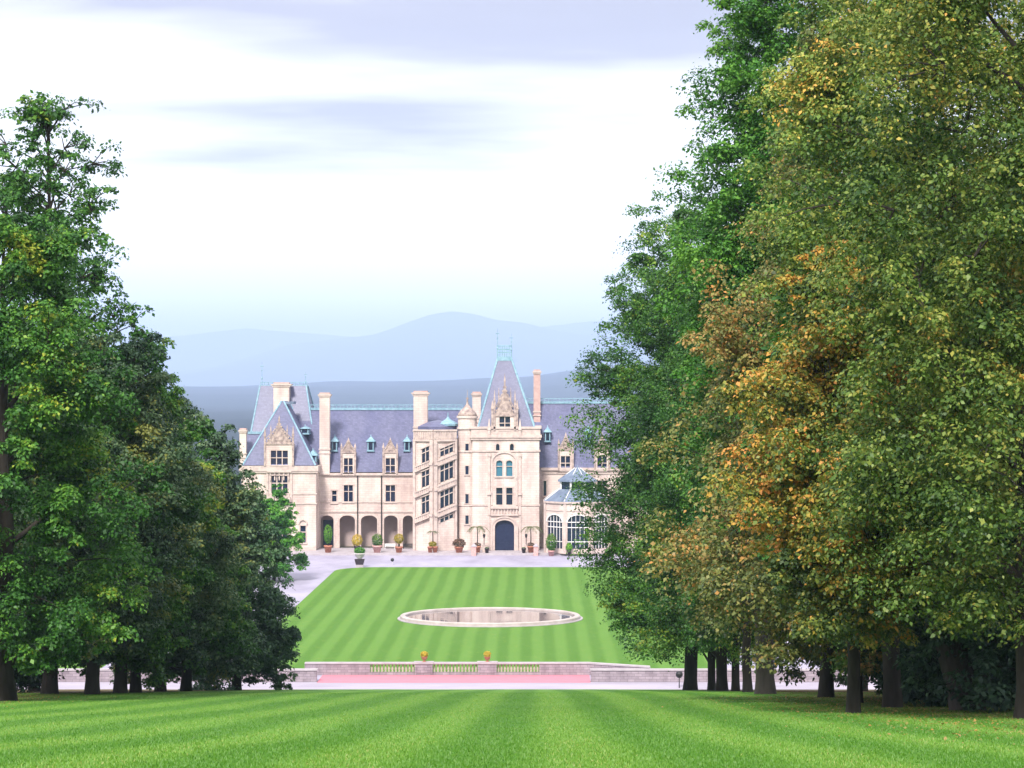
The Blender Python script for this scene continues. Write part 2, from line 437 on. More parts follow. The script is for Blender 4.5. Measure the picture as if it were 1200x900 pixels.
class Face:
    """a vertical wall plane: u runs along it, w goes into the building"""
    def __init__(s, ox, oy, ux=1.0, uy=0.0):
        s.o, s.u = (ox, oy), (ux, uy)
    def P(s, u, w_, z):
        return (s.o[0] + u * s.u[0] - w_ * s.u[1], s.o[1] + u * s.u[1] + w_ * s.u[0], z)
    def box(s, mb, u0, u1, w0, w1, z0, z1, m=0, k=0.0):
        z = lambda zz, u: zz + k * (u - u0)
        mb.add([s.P(u0, w0, z(z0, u0)), s.P(u1, w0, z(z0, u1)), s.P(u1, w1, z(z0, u1)), s.P(u0, w1, z(z0, u0)),
                s.P(u0, w0, z(z1, u0)), s.P(u1, w0, z(z1, u1)), s.P(u1, w1, z(z1, u1)), s.P(u0, w1, z(z1, u0))],
               [(0, 3, 2, 1), (4, 5, 6, 7), (0, 1, 5, 4), (1, 2, 6, 5), (2, 3, 7, 6), (3, 0, 4, 7)], m)
    def wall(s, mb, u0, u1, z0, z1, ops, t=0.4, m=0):
        us = sorted({u0, u1} | {a for o in ops for a in o[:2]})
        zs = sorted({z0, z1} | {a for o in ops for a in o[2:4]})
        hole = lambda u, z: any(o[0] < u < o[1] and o[2] < z < o[3] for o in ops)
        for a, b in zip(us, us[1:]):
            for c, d in zip(zs, zs[1:]):
                if not hole((a + b) / 2, (c + d) / 2):
                    mb.poly([s.P(a, 0, c), s.P(b, 0, c), s.P(b, 0, d), s.P(a, 0, d)], m)
        for o in ops:
            a, b, c, d = o[:4]
            rise = o[4] if len(o) > 4 else 0
            zt = d - rise
            mb.poly([s.P(a, 0, c), s.P(a, t, c), s.P(a, t, zt), s.P(a, 0, zt)], m)
            mb.poly([s.P(b, 0, c), s.P(b, 0, zt), s.P(b, t, zt), s.P(b, t, c)], m)
            mb.poly([s.P(a, 0, c), s.P(b, 0, c), s.P(b, t, c), s.P(a, t, c)], m)
            if not rise:
                mb.poly([s.P(a, 0, d), s.P(a, t, d), s.P(b, t, d), s.P(b, 0, d)], m)
            else:
                n = 10
                arc = [((a + b) / 2 - (b - a) / 2 * math.cos(math.pi * i / n), zt + rise * math.sin(math.pi * i / n)) for i in range(n + 1)]
                for (p, q), (p2, q2) in zip(arc, arc[1:]):
                    mb.poly([s.P(p, 0, q), s.P(p2, 0, q2), s.P(p2, 0, d), s.P(p, 0, d)], m)
                    mb.poly([s.P(p, 0, q), s.P(p, t, q), s.P(p2, t, q2), s.P(p2, 0, q2)], m)
    def arch(s, mb, u0, u1, zt, rise, wd, w0, w1, m=0, n=12):
        """a projecting moulding that follows an arch"""
        c, h = (u0 + u1) / 2, (u1 - u0) / 2
        for i in range(n):
            a, b = math.pi * i / n, math.pi * (i + 1) / n
            pt = lambda t, e: (c - (h + e) * math.cos(t), zt + (rise + e) * math.sin(t))
            q = [pt(a, 0), pt(b, 0), pt(b, wd), pt(a, wd)]
            mb.add([s.P(u, w0, z) for u, z in q] + [s.P(u, w1, z) for u, z in q],
                   [(0, 1, 2, 3), (7, 6, 5, 4), (0, 4, 5, 1), (1, 5, 6, 2), (2, 6, 7, 3), (3, 7, 4, 0)], m)

def window(root, F, op, cols=2, rows=2, mw=0.14, surround=0.22, glass='glass', sill=True, name='window', transom=0.62):
    """stone window: surround, sill, mullions and transoms, with its glass as a sub-part"""
    u0, u1, z0, z1 = op[:4]
    rise = op[4] if len(op) > 4 else 0
    mb = MB()
    if surround:
        F.box(mb, u0 - surround, u0, -0.10, 0.05, z0, z1 - rise)
        F.box(mb, u1, u1 + surround, -0.10, 0.05, z0, z1 - rise)
        if rise: F.arch(mb, u0, u1, z1 - rise, rise, surround, -0.10, 0.05)
        else: F.box(mb, u0 - surround - .08, u1 + surround + .08, -0.16, 0.05, z1, z1 + surround * 1.1)
    if sill: F.box(mb, u0 - surround - .1, u1 + surround + .1, -0.22, 0.05, z0 - 0.25, z0)
    for i in range(1, cols):
        c = u0 + (u1 - u0) * i / cols
        F.box(mb, c - mw / 2, c + mw / 2, 0.12, 0.30, z0, z1)
    for i in range(1, rows):
        z = z0 + (z1 - z0) * (transom if rows == 2 else i / rows)
        F.box(mb, u0, u1, 0.135, 0.285, z - mw / 2, z + mw / 2)
    o = mb.build(name, 'trim', root)
    g = MB()
    g.poly([F.P(u0, 0.32, z0), F.P(u1, 0.32, z0), F.P(u1, 0.32, z1), F.P(u0, 0.32, z1)])
    g.build('pane', glass, o)
    return o

# ------------------------------------------------------------------ ground, hills, haze
_rd = np.array([25, 40, 60, 80, 95, 110, 150, 216.5]); _rv = np.array([.180, .1672, .1570, .1515, .1480, .1457, .1439, .1432])
_dx = np.concatenate([[-120, -30, 0, 15], _rd]); _dv = np.concatenate([[4.5, 3.0, 2.9, 3.3], _rd * _rv])
def _pchip(x, xs, ys):
    h = np.diff(xs); dl = np.diff(ys) / h
    m = np.zeros(len(xs)); m[0], m[-1] = dl[0], dl[-1]
    for i in range(1, len(xs) - 1):
        if dl[i - 1] * dl[i] > 0:
            w1, w2 = 2 * h[i] + h[i - 1], h[i] + 2 * h[i - 1]
            m[i] = (w1 + w2) / (w1 / dl[i - 1] + w2 / dl[i])
    i = np.clip(np.searchsorted(xs, x) - 1, 0, len(h) - 1)
    t = (x - xs[i]) / h[i]
    return (2*t**3 - 3*t**2 + 1) * ys[i] + (t**3 - 2*t**2 + t) * h[i] * m[i] + (-2*t**3 + 3*t**2) * ys[i + 1] + (t**3 - t**2) * h[i] * m[i + 1]
def hill_z(y):
    return CAMZ - _pchip(np.clip(np.asarray(y, float), -119, 216.5), _dx, _dv)
def zg(x, y):
    return float(hill_z(y)) if y < 216.5 else 0.0

def grid(name, xs, ys, zf, material, kind='structure', smooth=True):
    xs, ys = np.asarray(xs, float), np.asarray(ys, float)
    gx, gy = np.meshgrid(xs, ys)
    z = zf(gx, gy)
    v = np.stack([gx, gy, z], -1).reshape(-1, 3)
    nx, ny = len(xs), len(ys)
    i = (np.arange(ny - 1)[:, None] * nx + np.arange(nx - 1)[None]).ravel()
    f = np.stack([i, i + 1, i + 1 + nx, i + nx], 1)
    o = npmesh(name, v, f, material)
    if smooth: o.data.shade_smooth()
    o['kind'] = kind
    return o
def npmesh(name, v, f, material, parent=None, attr=None):
    me = bpy.data.meshes.new(name)
    n, k = f.shape
    me.vertices.add(len(v)); me.vertices.foreach_set('co', v.astype(np.float32).ravel())
    me.loops.add(n * k); me.loops.foreach_set('vertex_index', f.astype(np.int32).ravel())
    me.polygons.add(n); me.polygons.foreach_set('loop_start', np.arange(0, n * k, k, dtype=np.int32))
    me.update(calc_edges=True)
    if attr is not None:
        a = me.attributes.new('tint', 'FLOAT', 'FACE'); a.data.foreach_set('value', attr.astype(np.float32))
    me.materials.append(M[material])
    o = bpy.data.objects.new(name, me)
    COL.objects.link(o)
    if parent: o.parent = parent
    return o
def fbm(x, y, seed, octaves=5, base=1.0, gain=0.5):
    r = np.random.default_rng(seed)
    out = np.zeros_like(x, float); a = 1.0; f = base
    for _ in range(octaves):
        for _ in range(4):
            t = r.uniform(0, 6.283); p = r.uniform(0, 6.283); q = f * r.uniform(.7, 1.4)
            out += a * np.sin((x * math.cos(t) + y * math.sin(t)) * q + p) / 4
        a *= gain; f *= 2.1
    return out

def terrain_z(x, y):
    z = np.where(y < 216.5, hill_z(y) - 1.2, -0.30)
    s = np.clip((y - 470) / 700, 0, 1); s = s * s * (3 - 2 * s)
    return z - 46 * s + 0.6 * s * fbm(x, y, 3, 3, 0.01) * 6
gx = np.concatenate([-np.geomspace(17500, 320, 15), np.arange(-300, 301, 20), np.geomspace(320, 17500, 15)])
gy = np.concatenate([np.arange(-600, 200, 20), [205, 216.4, 216.6], np.arange(230, 1300, 20), np.geomspace(1320, 40500, 28)])
grid('ground', gx, gy[gy <= 470], terrain_z, 'rough')
grid('valley', gx, gy[gy >= 470], terrain_z, 'forest')
grid('hillside_lawn', np.arange(-160, 161, 2.0), np.concatenate([np.arange(-30, 216, 2.0), [216.5]]), lambda x, y: hill_z(y) + 0.03 * fbm(x, y, 5, 3, 0.25), 'lawn')

def ridge(name, d, prof, depth, foot, step, seed, amp, base, material, span):
    px, py = zip(*prof)
    xs = np.arange(-span, span, step); ys = np.concatenate([np.arange(d - depth, d + 1, step), np.arange(d + step, d + depth, step * 3)])
    def zf(x, y):
        top = Z(np.interp(VPX + (x - CAMX) * FPX / d, px, py), d)
        s = np.clip(1 - np.abs(y - d) / depth, 0, 1)
        s = np.where(y < d, s ** 0.8, s)
        return foot + (top - foot) * s + amp * fbm(x, y, seed, 5, base) * (0.25 + 0.75 * s)
    return grid(name, xs, ys, zf, material)
ridge('hills', 12000, [(-300, 449), (150, 451), (230, 452), (330, 451), (450, 447), (560, 443), (620, 441), (660, 435), (700, 429), (780, 424), (1000, 430), (1500, 440)], 4800, -60, 40, 11, 9.0, 0.0048, 'forest', 4300)
ridge('mountain', 30000, [(-400, 440), (150, 442), (250, 432), (300, 418), (340, 406), (400, 397), (440, 392), (480, 377), (505, 369), (530, 365), (555, 368), (580, 376), (610, 379), (640, 385), (680, 391), (720, 394), (800, 399), (1000, 420), (1500, 440)], 8000, -80, 140, 21, 34.0, 0.0013, 'farforest', 11000)
ridge('far_mountain', 36300, [(-500, 420), (120, 400), (230, 391), (290, 383), (350, 388), (420, 394), (600, 388), (660, 380), (695, 375), (740, 379), (850, 392), (1500, 420)], 4000, -80, 220, 31, 30.0, 0.0009, 'farforest', 13500)

hz = MB(); hz.box(-18000, 18000, -650, 41000, -200, 1130)
hm = bpy.data.materials.new('haze'); hm.use_nodes = True
hm.node_tree.nodes.clear()
pv = hm.node_tree.nodes.new('ShaderNodeVolumePrincipled'); ho = hm.node_tree.nodes.new('ShaderNodeOutputMaterial')
pv.inputs['Color'].default_value = (0.55, 0.69, 1.0, 1)
pv.inputs['Density'].default_value = 0.95e-4
pv.inputs['Anisotropy'].default_value = 0.0
hm.node_tree.links.new(pv.outputs[0], ho.inputs['Volume'])
M['haze'] = hm
tag(hz.build('haze', 'haze'), 'pale blue haze over the valley and mountains', None, None, 'stuff')

# ------------------------------------------------------------------ roads, esplanade
YW, YF = 227.2, 360.0
LX0, LX1 = -27.6, 26.0
def sheet(name, x0, x1, y0, y1, z, material, kind='structure', pts=None):
    mb = MB(); mb.poly([(x, y, z) for x, y in pts] if pts else [(x0, y0, z), (x1, y0, z), (x1, y1, z), (x0, y1, z)])
    o = mb.build(name, material); o['kind'] = kind
    return o
sheet('road', -160, 160, 216.5, 222.0, 0.0, 'road')
sheet('gravel_court', X(372, 222), X(692, 222), 221.4, YW, 0.012, 'court')
# esplanade lawn with rounded far corners
def lawn_outline():
    p = [(LX0, YW + .3), (LX1, YW + .3), (LX1, YF - 7)]
    p += [(LX1 - 7 + 7 * math.cos(a), YF - 7 + 7 * math.sin(a)) for a in np.linspace(0, math.pi / 2, 8)]
    p += [(LX0 + 7 + 7 * math.cos(a), YF - 7 + 7 * math.sin(a)) for a in np.linspace(math.pi / 2, math.pi, 8)]
    return p
mb = MB(); ol = lawn_outline()
mb.poly([(x, y, 0.10) for x, y in ol])
for (a, b), (c, d) in zip(ol, ol[1:] + ol[:1]): mb.poly([(a, b, -0.1), (c, d, -0.1), (c, d, 0.10), (a, b, 0.10)])
mb.build('esplanade_lawn', 'esp')['kind'] = 'structure'
sheet('forecourt', LX0 - 14, LX1 + 14, 222.6, 400, 0.0, 'gravel')
sheet('verge', LX0 - 100, LX0 - 14, 222.6, 400, 0.02, 'esp')
sheet('verge', LX1 + 14, LX1 + 100, 222.6, 400, 0.02, 'esp')

# ------------------------------------------------------------------ mansion
TZ = 0.35
house = thing('mansion', 'pale limestone chateau with steep slate roofs, tall entrance tower and many chimneys', 'mansion', (0, 0, 0))
def part(mb, name, mats, smooth=False): return mb.build(name, mats, house, smooth)
YT, YB = 393.0, 399.0
F0, F1 = Face(0, YT), Face(0, YB)
x1 = lambda px: X(px, YB); z1 = lambda py: Z(py, YB)
xt = lambda px: X(px, YT); zt = lambda py: Z(py, YT)
def opf(xf, zf, a, b, top, bot, rise=0): return (xf(a), xf(b), zf(bot), zf(top), rise)
def ledge(mb, F, u0, u1, z, h=0.35, p=0.25, m=0): F.box(mb, u0, u1, -p, 0.02, z, z + h, m)

# terrace
mb = MB(); mb.box(x1(345), x1(770), 386.2, 400, -0.3, TZ); mb.box(x1(345), x1(770), 385.7, 386.2, -0.3, 0.18)
part(mb, 'terrace', 'coping')

# --- recessed centre wing
arcs = [opf(x1, z1, 375.5, 391, 604, 645), opf(x1, z1, 398, 416, 604, 645), opf(x1, z1, 423, 442, 604, 645), opf(x1, z1, 450, 466, 604, 645), opf(x1, z1, 472, 484.5, 604, 645)]
arcs = [(a, b, TZ, d, 0.9) for a, b, c, d, e in arcs]
win_c = [opf(x1, z1, 403, 413.5, 568.5, 588), opf(x1, z1, 452, 463, 568.5, 588), opf(x1, z1, 389.2, 394.4, 575, 589)]
mb = MB()
eave = z1(556)
F1.wall(mb, x1(372), x1(500), TZ, eave, arcs + win_c, 0.6)
mb.box(x1(372), x1(500), YB + 4.0, YB + 15, -0.3, eave)
part(mb, 'wall', 'stone')
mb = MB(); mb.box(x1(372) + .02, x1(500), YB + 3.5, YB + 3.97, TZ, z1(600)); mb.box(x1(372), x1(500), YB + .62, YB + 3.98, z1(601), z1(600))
part(mb, 'arcade_back_wall', 'arcade_inner')
mb = MB()
for py, h, p in ((557, .45, .45), (589, .22, .15), (600.5, .28, .18)):
    mb = MB(); ledge(mb, F1, x1(374), x1(489), z1(py + .0), h, p); part(mb, 'cornice', 'trim')
for o in arcs:
    m_ = MB(); F1.arch(m_, o[0], o[1], o[3] - .9, .9, .28, -0.1, 0.05)
    F1.box(m_, o[0] - .28, o[0], -.1, .05, TZ, o[3] - .9); F1.box(m_, o[1], o[1] + .28, -.1, .05, TZ, o[3] - .9)
    part(m_, 'arch_moulding', 'trim')
for o, c in zip(win_c, (2, 2, 1)): window(house, F1, o, c, 2)
for px in (419.2, 447.2):
    m_ = MB(); m_.tube([(x1(px), YB - .3, TZ), (x1(px), YB - .3, eave)], .10); part(m_, 'drainpipe', 'iron')
# dark panel set back in the first arch opening
m_ = MB(); F1.box(m_, arcs[0][0] + .2, arcs[0][1] - .2, 3.3, 3.45, TZ, TZ + 5.0); part(m_, 'arcade_dark_panel', 'door')
ridgey = YB + 8.5
zr = Z(479, ridgey)
mb = MB()
xa, xb = x1(345), x1(540)
ez = eave + .45
mb.add([(xa, YB - .15, ez), (xb, YB - .15, ez), (xb, ridgey, zr), (xa, ridgey, zr), (xa, YB + 17, ez), (xb, YB + 17, ez)],
       [(0, 1, 2, 3), (3, 2, 5, 4), (0, 3, 4), (1, 5, 2), (0, 4, 5, 1)])
part(mb, 'slate_roof', 'slate')
def cresting(xa, xb, y, z, h=.5, top=True):
    m_ = MB()
    m_.box(xa, xb, y - .35, y + .35, z - .25, z + .18)
    n = max(2, int((xb - xa) / .7))
    for i in range(n + 1):
        xx = xa + (xb - xa) * i / n
        m_.box(xx - .05, xx + .05, y - .05, y + .05, z + .18, z + .18 + h)
    if top: m_.box(xa, xb, y - .07, y + .07, z + .18 + h, z + .30 + h)
    return part(m_, 'ridge_cresting', 'copper')
cresting(xa, xb, ridgey, zr)
m_ = MB(); m_.box(xa, xb, ridgey - 1.0, ridgey - .35, zr - 1.15, zr - .3); 
def roof_y(z, yb=YB - .15, ze=ez, zr_=zr, yr=ridgey): return yb + (z - ze) / (zr_ - ze) * (yr - yb)

def dormer(pxc, d, pz0, pzw, pzg, pw, win, cols, rows, back, carved='carved', side=True, spires=2):
    """stone wall dormer: window wall, carved gable with crockets, pinnacles, little slate roof behind"""
    F = Face(0, d)
    xf, zf = (lambda p: X(p, d)), (lambda p: Z(p, d))
    cx, hw = xf(pxc), pw * d / FPX / 2
    z0, zw, zgp = zf(pz0), zf(pzw), zf(pzg)
    op = (xf(win[0]), xf(win[1]), zf(win[3]), zf(win[2]))
    mb = MB()
    F.wall(mb, cx - hw, cx + hw, z0, zw, [op], .35)
    mb.box(cx - hw, cx - hw + .3, d + .003, d + back, z0, zw); mb.box(cx + hw - .3, cx + hw, d + .003, d + back, z0, zw)
    D = part(mb, 'dormer', 'stone')
    g = MB()
    # gable outline: concave sides rising to the finial
    n = 8; gw = hw * 0.92; h = zgp - zw
    L = []
    for i in range(n + 1):
        t = i / n
        L.append((gw * (1 - t) ** 1.35 + .08, zw + h * .80 * t))
    for (a, b), (c, e) in zip(L, L[1:]):
        g.add([(cx - a, d - .06, b), (cx + a, d - .06, b), (cx + c, d - .06, e), (cx - c, d - .06, e), (cx - a, d + .4, b), (cx + a, d + .4, b), (cx + c, d + .4, e), (cx - c, d + .4, e)],
              [(0, 1, 2, 3), (5, 4, 7, 6), (1, 5, 6, 2), (4, 0, 3, 7)])
        for s in (-1, 1): # crockets up the slope
            g.box(cx + s * a - .13, cx + s * a + .13, d - .2, d + .2, b + .05, b + .38)
    g.spire(cx, d + .15, zw + h * .72, .26, h * .36)
    F.box(g, cx - hw - .1, cx + hw + .1, -.18, .3, zw - .15, zw + .18)
    F.box(g, cx - hw * .3, cx + hw * .3, -.16, -.05, zw + h * .12, zw + h * .42)   # shield panel
    for s in (-1, 1):
        g.box(cx + s * hw - .17, cx + s * hw + .17, d - .25, d + .1, z0, zw + .2)
        g.spire(cx + s * hw, d - .07, zw + .2, .32, h * (.62 if spires > 1 else .4))
        if spires > 2:
            g.box(cx + s * hw * .58 - .1, cx + s * hw * .58 + .1, d - .2, d + .1, zw, zw + h * .3)
            g.spire(cx + s * hw * .58, d - .05, zw + h * .3, .2, h * .42)
            for q in range(3):
                g.tube([(cx + s * hw * (.95 - .2 * q), d - .1, zw + h * (.18 + .1 * q)), (cx + s * hw * (.7 - .2 * q), d - .1, zw + h * (.3 + .12 * q))], .09, 5)
    g.build('gable', carved, D)
    r = MB()
    r.add([(cx - hw * .9, d + .41, zw), (cx + hw * .9, d + .41, zw), (cx, d + .41, zw + h * .66), (cx - hw * .9, d + back + 2, zw), (cx + hw * .9, d + back + 2, zw), (cx, d + back + 2, zw + h * .66)],
          [(0, 2, 5, 3), (2, 1, 4, 5), (0, 1, 2)])
    r.build('dormer_roof', 'slate', D)
    wm_ = MB()
    for i in range(1, cols):
        c = op[0] + (op[1] - op[0]) * i / cols; F.box(wm_, c - .08, c + .08, .08, .26, op[2], op[3])
    for i in range(1, rows):
        z = op[2] + (op[3] - op[2]) * i / rows; F.box(wm_, op[0], op[1], .095, .245, z - .07, z + .07)
    wm_.poly([F.P(op[0], .3, op[2]), F.P(op[1], .3, op[2]), F.P(op[1], .3, op[3]), F.P(op[0], .3, op[3])], 1)
    F.box(wm_, op[0] - .15, op[1] + .15, -.15, .03, op[2] - .22, op[2])
    wm_.build('dormer_window', ['trim', 'glass'], D)
    return D
dormer(408.2, YB - .3, 556, 530, 514, 16, (403, 413.3, 537, 554), 2, 2, 5)
dormer(457.3, YB - .3, 556, 530, 514, 16, (452, 462.8, 537, 554), 2, 2, 5)
dormer(663, YB - .3, 552, 527, 508, 16.5, (657.3, 668, 534.5, 551), 2, 2, 5)

def hatch(px0, px1, py0, py1, y):
    """small copper roof window with a hipped cap"""
    xa, xb, za, zb = X(px0, y), X(px1, y), Z(py1, y), Z(py0, y)
    zm = za + (zb - za) * .62
    m_ = MB()
    m_.box(xa + .1, xb - .1, y, y + 3.5, za, zm); m_.box(xa - .05, xb + .05, y - .15, y + 3.2, za - .18, za)
    m_.frustum((xa - .2, xb + .2, y - .3, y + 3), zm, ((xa + xb) / 2 - .1, (xa + xb) / 2 + .1, y + .7, y + 3), zb - .15)
    m_.spire((xa + xb) / 2, y + .8, zb - .2, .14, .5)
    o = part(m_, 'roof_hatch', 'copper')
    g = MB(); g.poly([(xa + .3, y - .01, za + .12), (xb - .3, y - .01, za + .12), (xb - .3, y - .01, zm - .1), (xa + .3, y - .01, zm - .1)])
    g.build('pane', 'glass', o)
for a, b in ((388.5, 395.5), (430, 438.5), (473, 480.5), (638, 645.5), (686, 693)):
    if a < 600: hatch(a, b, 511, 528, roof_y(z1(528)) - .5)
    else: hatch(a, b, 500, 517, YB + 2.2)

def chimney(px0, px1, py0, py1, y, depth, m='stone', z_low=None, cap='brick'):
    xa, xb, zt_ = X(px0, y), X(px1, y), Z(py0, y)
    zb = z_low if z_low is not None else Z(py1, y)
    w_ = xb - xa
    m_ = MB(); i = .12 * w_
    m_.box(xa + i, xb - i, y, y + depth, zb, zt_ - .9, 0)
    h = zt_ - zb
    m_.box(xa + i - .12, xb - i + .12, y - .12, y + depth + .12, zb + h * .30, zb + h * .30 + .25, 1)
    m_.box(xa + i - .15, xb - i + .15, y - .15, y + depth + .15, zb + h * .30 - .7, zb + h * .30 - .5, 1)
    m_.box(xa + i * .5, xb - i * .5, y - .12, y + depth + .12, zt_ - .9, zt_ - .6, 1)
    m_.box(xa, xb, y - .25, y + depth + .25, zt_ - .6, zt_ - .32, 1)
    m_.box(xa + i, xb - i, y, y + depth, zt_ - .32, zt_, 2)
    return part(m_, 'chimney', [m, 'trim', cap])
chimney(372.5, 388, 460, 556, YB - .6, 1.6, z_low=z1(556))
chimney(317.6, 341.5, 448, 540, 406, 2.2, cap='brick')
chimney(482, 503.5, 458, 505, YB - .5, 2.2, z_low=z1(520))
chimney(624, 634.5, 433, 500, 404.5, 1.6, m='brick', z_low=Z(505, 404))
chimney(552, 565, 459, 505, 401, 1.8, z_low=Z(505, 401))

# --- left pavilion
mb = MB()
ey = zt(546)
pav = [opf(xt, zt, 318, 337, 557.5, 580.5), opf(xt, zt, 352, 358.3, 616, 636), opf(xt, zt, 318, 337, 612, 636), opf(xt, zt, 298, 304, 616, 636)]
xl, xr = xt(283), xt(370.5)
F0.wall(mb, xl, xr, TZ, ey, pav, .4)
mb.box(xr - .01, xr, YT, 412, TZ, ey); mb.box(xl, xl + .01, YT, 425, TZ, ey); mb.box(xl, xr, 424, 425, TZ, ey)
part(mb, 'wall', 'stone')
mb = MB()
for py, h, p in ((552, .95, .42), (554, .3, .3), (579.5, .22, .14), (591, .25, .16)):
    mb = MB(); ledge(mb, F0, xl - p, xr + p, zt(py), h, p); mb.box(xr + .01, xr + p, YT + .021, YB, zt(py), zt(py) + h)
    part(mb, 'cornice', 'trim')
mb = MB(); mb.box(xl, xr, YT - .2, YT - .001, TZ, TZ + .7); part(mb, 'plinth', 'trim')
for o, c in zip(pav, (3, 1, 3, 1)): window(house, F0, o, c, 2, mw=.2)
mb = MB() # carved hood over and balcony under the middle window
for k in range(5):
    u = xt(317) + (xt(338) - xt(317)) * k / 4
    F0.box(mb, u - .12, u + .12, -.35, .02, zt(557), zt(553)); mb.spire(u, YT - .3, zt(557) - .9, .2, .9)
F0.box(mb, xt(313), xt(342), -.55, 0, zt(553.5), zt(551.5))
F0.box(mb, xt(314), xt(341), -.8, 0, zt(588), zt(582.5)); F0.box(mb, xt(317), xt(338), -.5, 0, zt(591), zt(588))
for px in (313.5, 341.5): F0.box(mb, xt(px) - .2, xt(px) + .2, -.25, .0, zt(588), zt(553))
part(mb, 'balcony', 'trim')
mb = MB(); F0.arch(mb, xt(351), xt(359.3), zt(614), .7, .25, -.3, 0); part(mb, 'window_hood', 'trim')
def hip(name, base, z0, top, z1_, material='slate', trim='copper', r=.14, edges=(0, 1, 2, 3)):
    m_ = MB(); m_.frustum(base, z0, top, z1_); o = part(m_, name, material)
    bs = [(base[0], base[2]), (base[1], base[2]), (base[1], base[3]), (base[0], base[3])]
    ts = [(top[0], top[2]), (top[1], top[2]), (top[1], top[3]), (top[0], top[3])]
    for i in edges:
        t = MB(); t.tube([(*bs[i], z0), (*ts[i], z1_)], r, 6); t.build('hip_capping', trim, o)
    return o
pz = Z(470, 400)
hip('slate_roof', (xl + .2, xr - .1, YT - .2, 407), ey + .1, (X(330, 400), X(332.5, 400), 400, 407), pz, r=.17)
mb = MB(); mb.box(X(331, 400), X(344, 400), 400, 404, pz - .6, pz - .1); part(mb, 'ridge_capping', 'lead')
hz_ = Z(452, 410)
hip('slate_roof', (X(287, 402), X(372, 402), 402, 421), ey + .12, (X(305.5, 410), X(359.5, 410), 409, 412), hz_, r=.16)
cresting(X(305, 410), X(360, 410), 410.4, hz_, .4)
def finial(px, y, py0, py1, m='copper'):
    xx, za, zb = X(px, y), Z(py1, y), Z(py0, y)
    f_ = MB(); h = zb - za
    f_.rings((xx, y), [(.10, za), (.08, za + h * .25), (.2, za + h * .3), (.06, za + h * .36), (.05, za + h * .6), (.13, za + h * .64), (.04, za + h * .7), (.02, zb)], 8)
    f_.box(xx - .35, xx + .35, y - .03, y + .03, za + h * .80, za + h * .83)
    part(f_, 'finial', m)
finial(307, 410.4, 424, 452); finial(358, 410.4, 436, 452)
dormer(327, YT - .35, 546, 520, 489, 33, (317.3, 337.3, 528, 545), 3, 2, 7, spires=3)
# cross roof and stack at the left end
mb = MB(); za, zb = zt(546), Z(507, 399)
mb.add([(xl - .6, 395, za), (xt(312), 395, za), (xt(312), 399, zb), (xl + .4, 399, zb), (xl - .6, 405, za), (xt(312), 405, za)], [(0, 1, 2, 3), (3, 2, 5, 4), (0, 3, 4), (1, 5, 2)])
part(mb, 'slate_roof', 'slate')
cresting(xl + .4, xt(311), 399, zb, .2, False)
chimney(279.5, 289.5, 502, 548, 394, 1.4, z_low=ey)
hatch(352, 362, 499, 508, 400.8); hatch(361.5, 371, 527, 545, 396.3)

# --- grand stair tower: two facets of an octagon, with bands that climb from left to right
ps = Vector((X(508, 391.4), 391.4)); pl = Vector((X(484.8, 393.2), 393.2)); pr = Vector((X(535, 393.2), 393.2))
zs0, zs1 = TZ, Z(515, 391.5)
dpx = 391.8
st = MB(); stt = MB(); K = 0.37
zband = lambda py: Z(py, dpx)
facets = []
for a, b in ((pl, ps), (ps, pr)):
    d = (b - a); ln = d.length; d.normalize()
    F = Face(a.x, a.y, d.x, d.y); facets.append((F, ln))
    F.wall(st, 0, ln, zs0, zs1, [], 0)
# sides and body behind
for a, b in ((Vector((pl.x, pl.y)), Vector((pl.x, 401))), (Vector((pr.x, pr.y)), Vector((pr.x, 401)))):
    st.poly([(a.x, a.y, zs0), (b.x, b.y, zs0), (b.x, b.y, zs1), (a.x, a.y, zs1)])
st.poly([(pl.x, pl.y, zs1), (ps.x, ps.y, zs1), (pr.x, pr.y, zs1), (pr.x, 401, zs1), (pl.x, 401, zs1)])
part(st, 'stair_tower', 'stone')
pxu = lambda F, px: ((X(px, dpx) - F.o[0]) / F.u[0])
def slopeband(F, ln, px0, px1, pyc, at_px, th, proud, name):
    """sloping band: pyc is its middle height where px = at_px"""
    u0, u1 = max(0, pxu(F, px0)), min(ln, pxu(F, px1))
    k = K / max(.2, F.u[0]) * F.u[0]
    py = pyc - K * (px0 - at_px)
    z = zband(py); hh = th * dpx / FPX / 2
    m_ = MB()
    F.box(m_, u0, u1, -proud, 0.02, z - hh, z + hh, k=K)
    F.box(m_, u0, u1, -proud - .18, 0.02, z + hh, z + hh + .22, k=K)
    F.box(m_, u0, u1, -proud - .18, 0.02, z - hh - .22, z - hh, k=K)
    n = int((u1 - u0) / .42)
    for i in range(n):
        uu = u0 + (u1 - u0) * (i + .5) / n
        F.box(m_, uu - .1, uu + .1, -proud - .1, 0, z - hh + K * (uu - u0) , z + hh + K * (uu - u0))
    part(m_, name, 'trim')
(FL, lnL), (FR, lnR) = facets
for n in range(3):
    slopeband(FL, lnL, 487, 504.5, 547 + 30 * n, 496, 4.2, .45, 'stair_balustrade')
    slopeband(FR, lnR, 511.5, 533, 539 + 30 * n, 522, 4.2, .45, 'stair_balustrade')
mb = MB()
FL.box(mb, lnL - .55, lnL + .1, -.5, .02, zs0, zs1); FR.box(mb, -.1, .55, -.5, .02, zs0, zs1)
FL.box(mb, 0, .5, -.35, .02, zs0, zs1); FR.box(mb, lnR - .45, lnR, -.35, .02, zs0, zs1)
for z, h in ((zband(545), .5), (zband(575), .5), (zband(605), .5)):
    FL.box(mb, lnL - .6, lnL + .1, -.7, -.5, z, z + h); FR.box(mb, -.1, .6, -.7, -.5, z, z + h)
part(mb, 'buttress', 'trim')
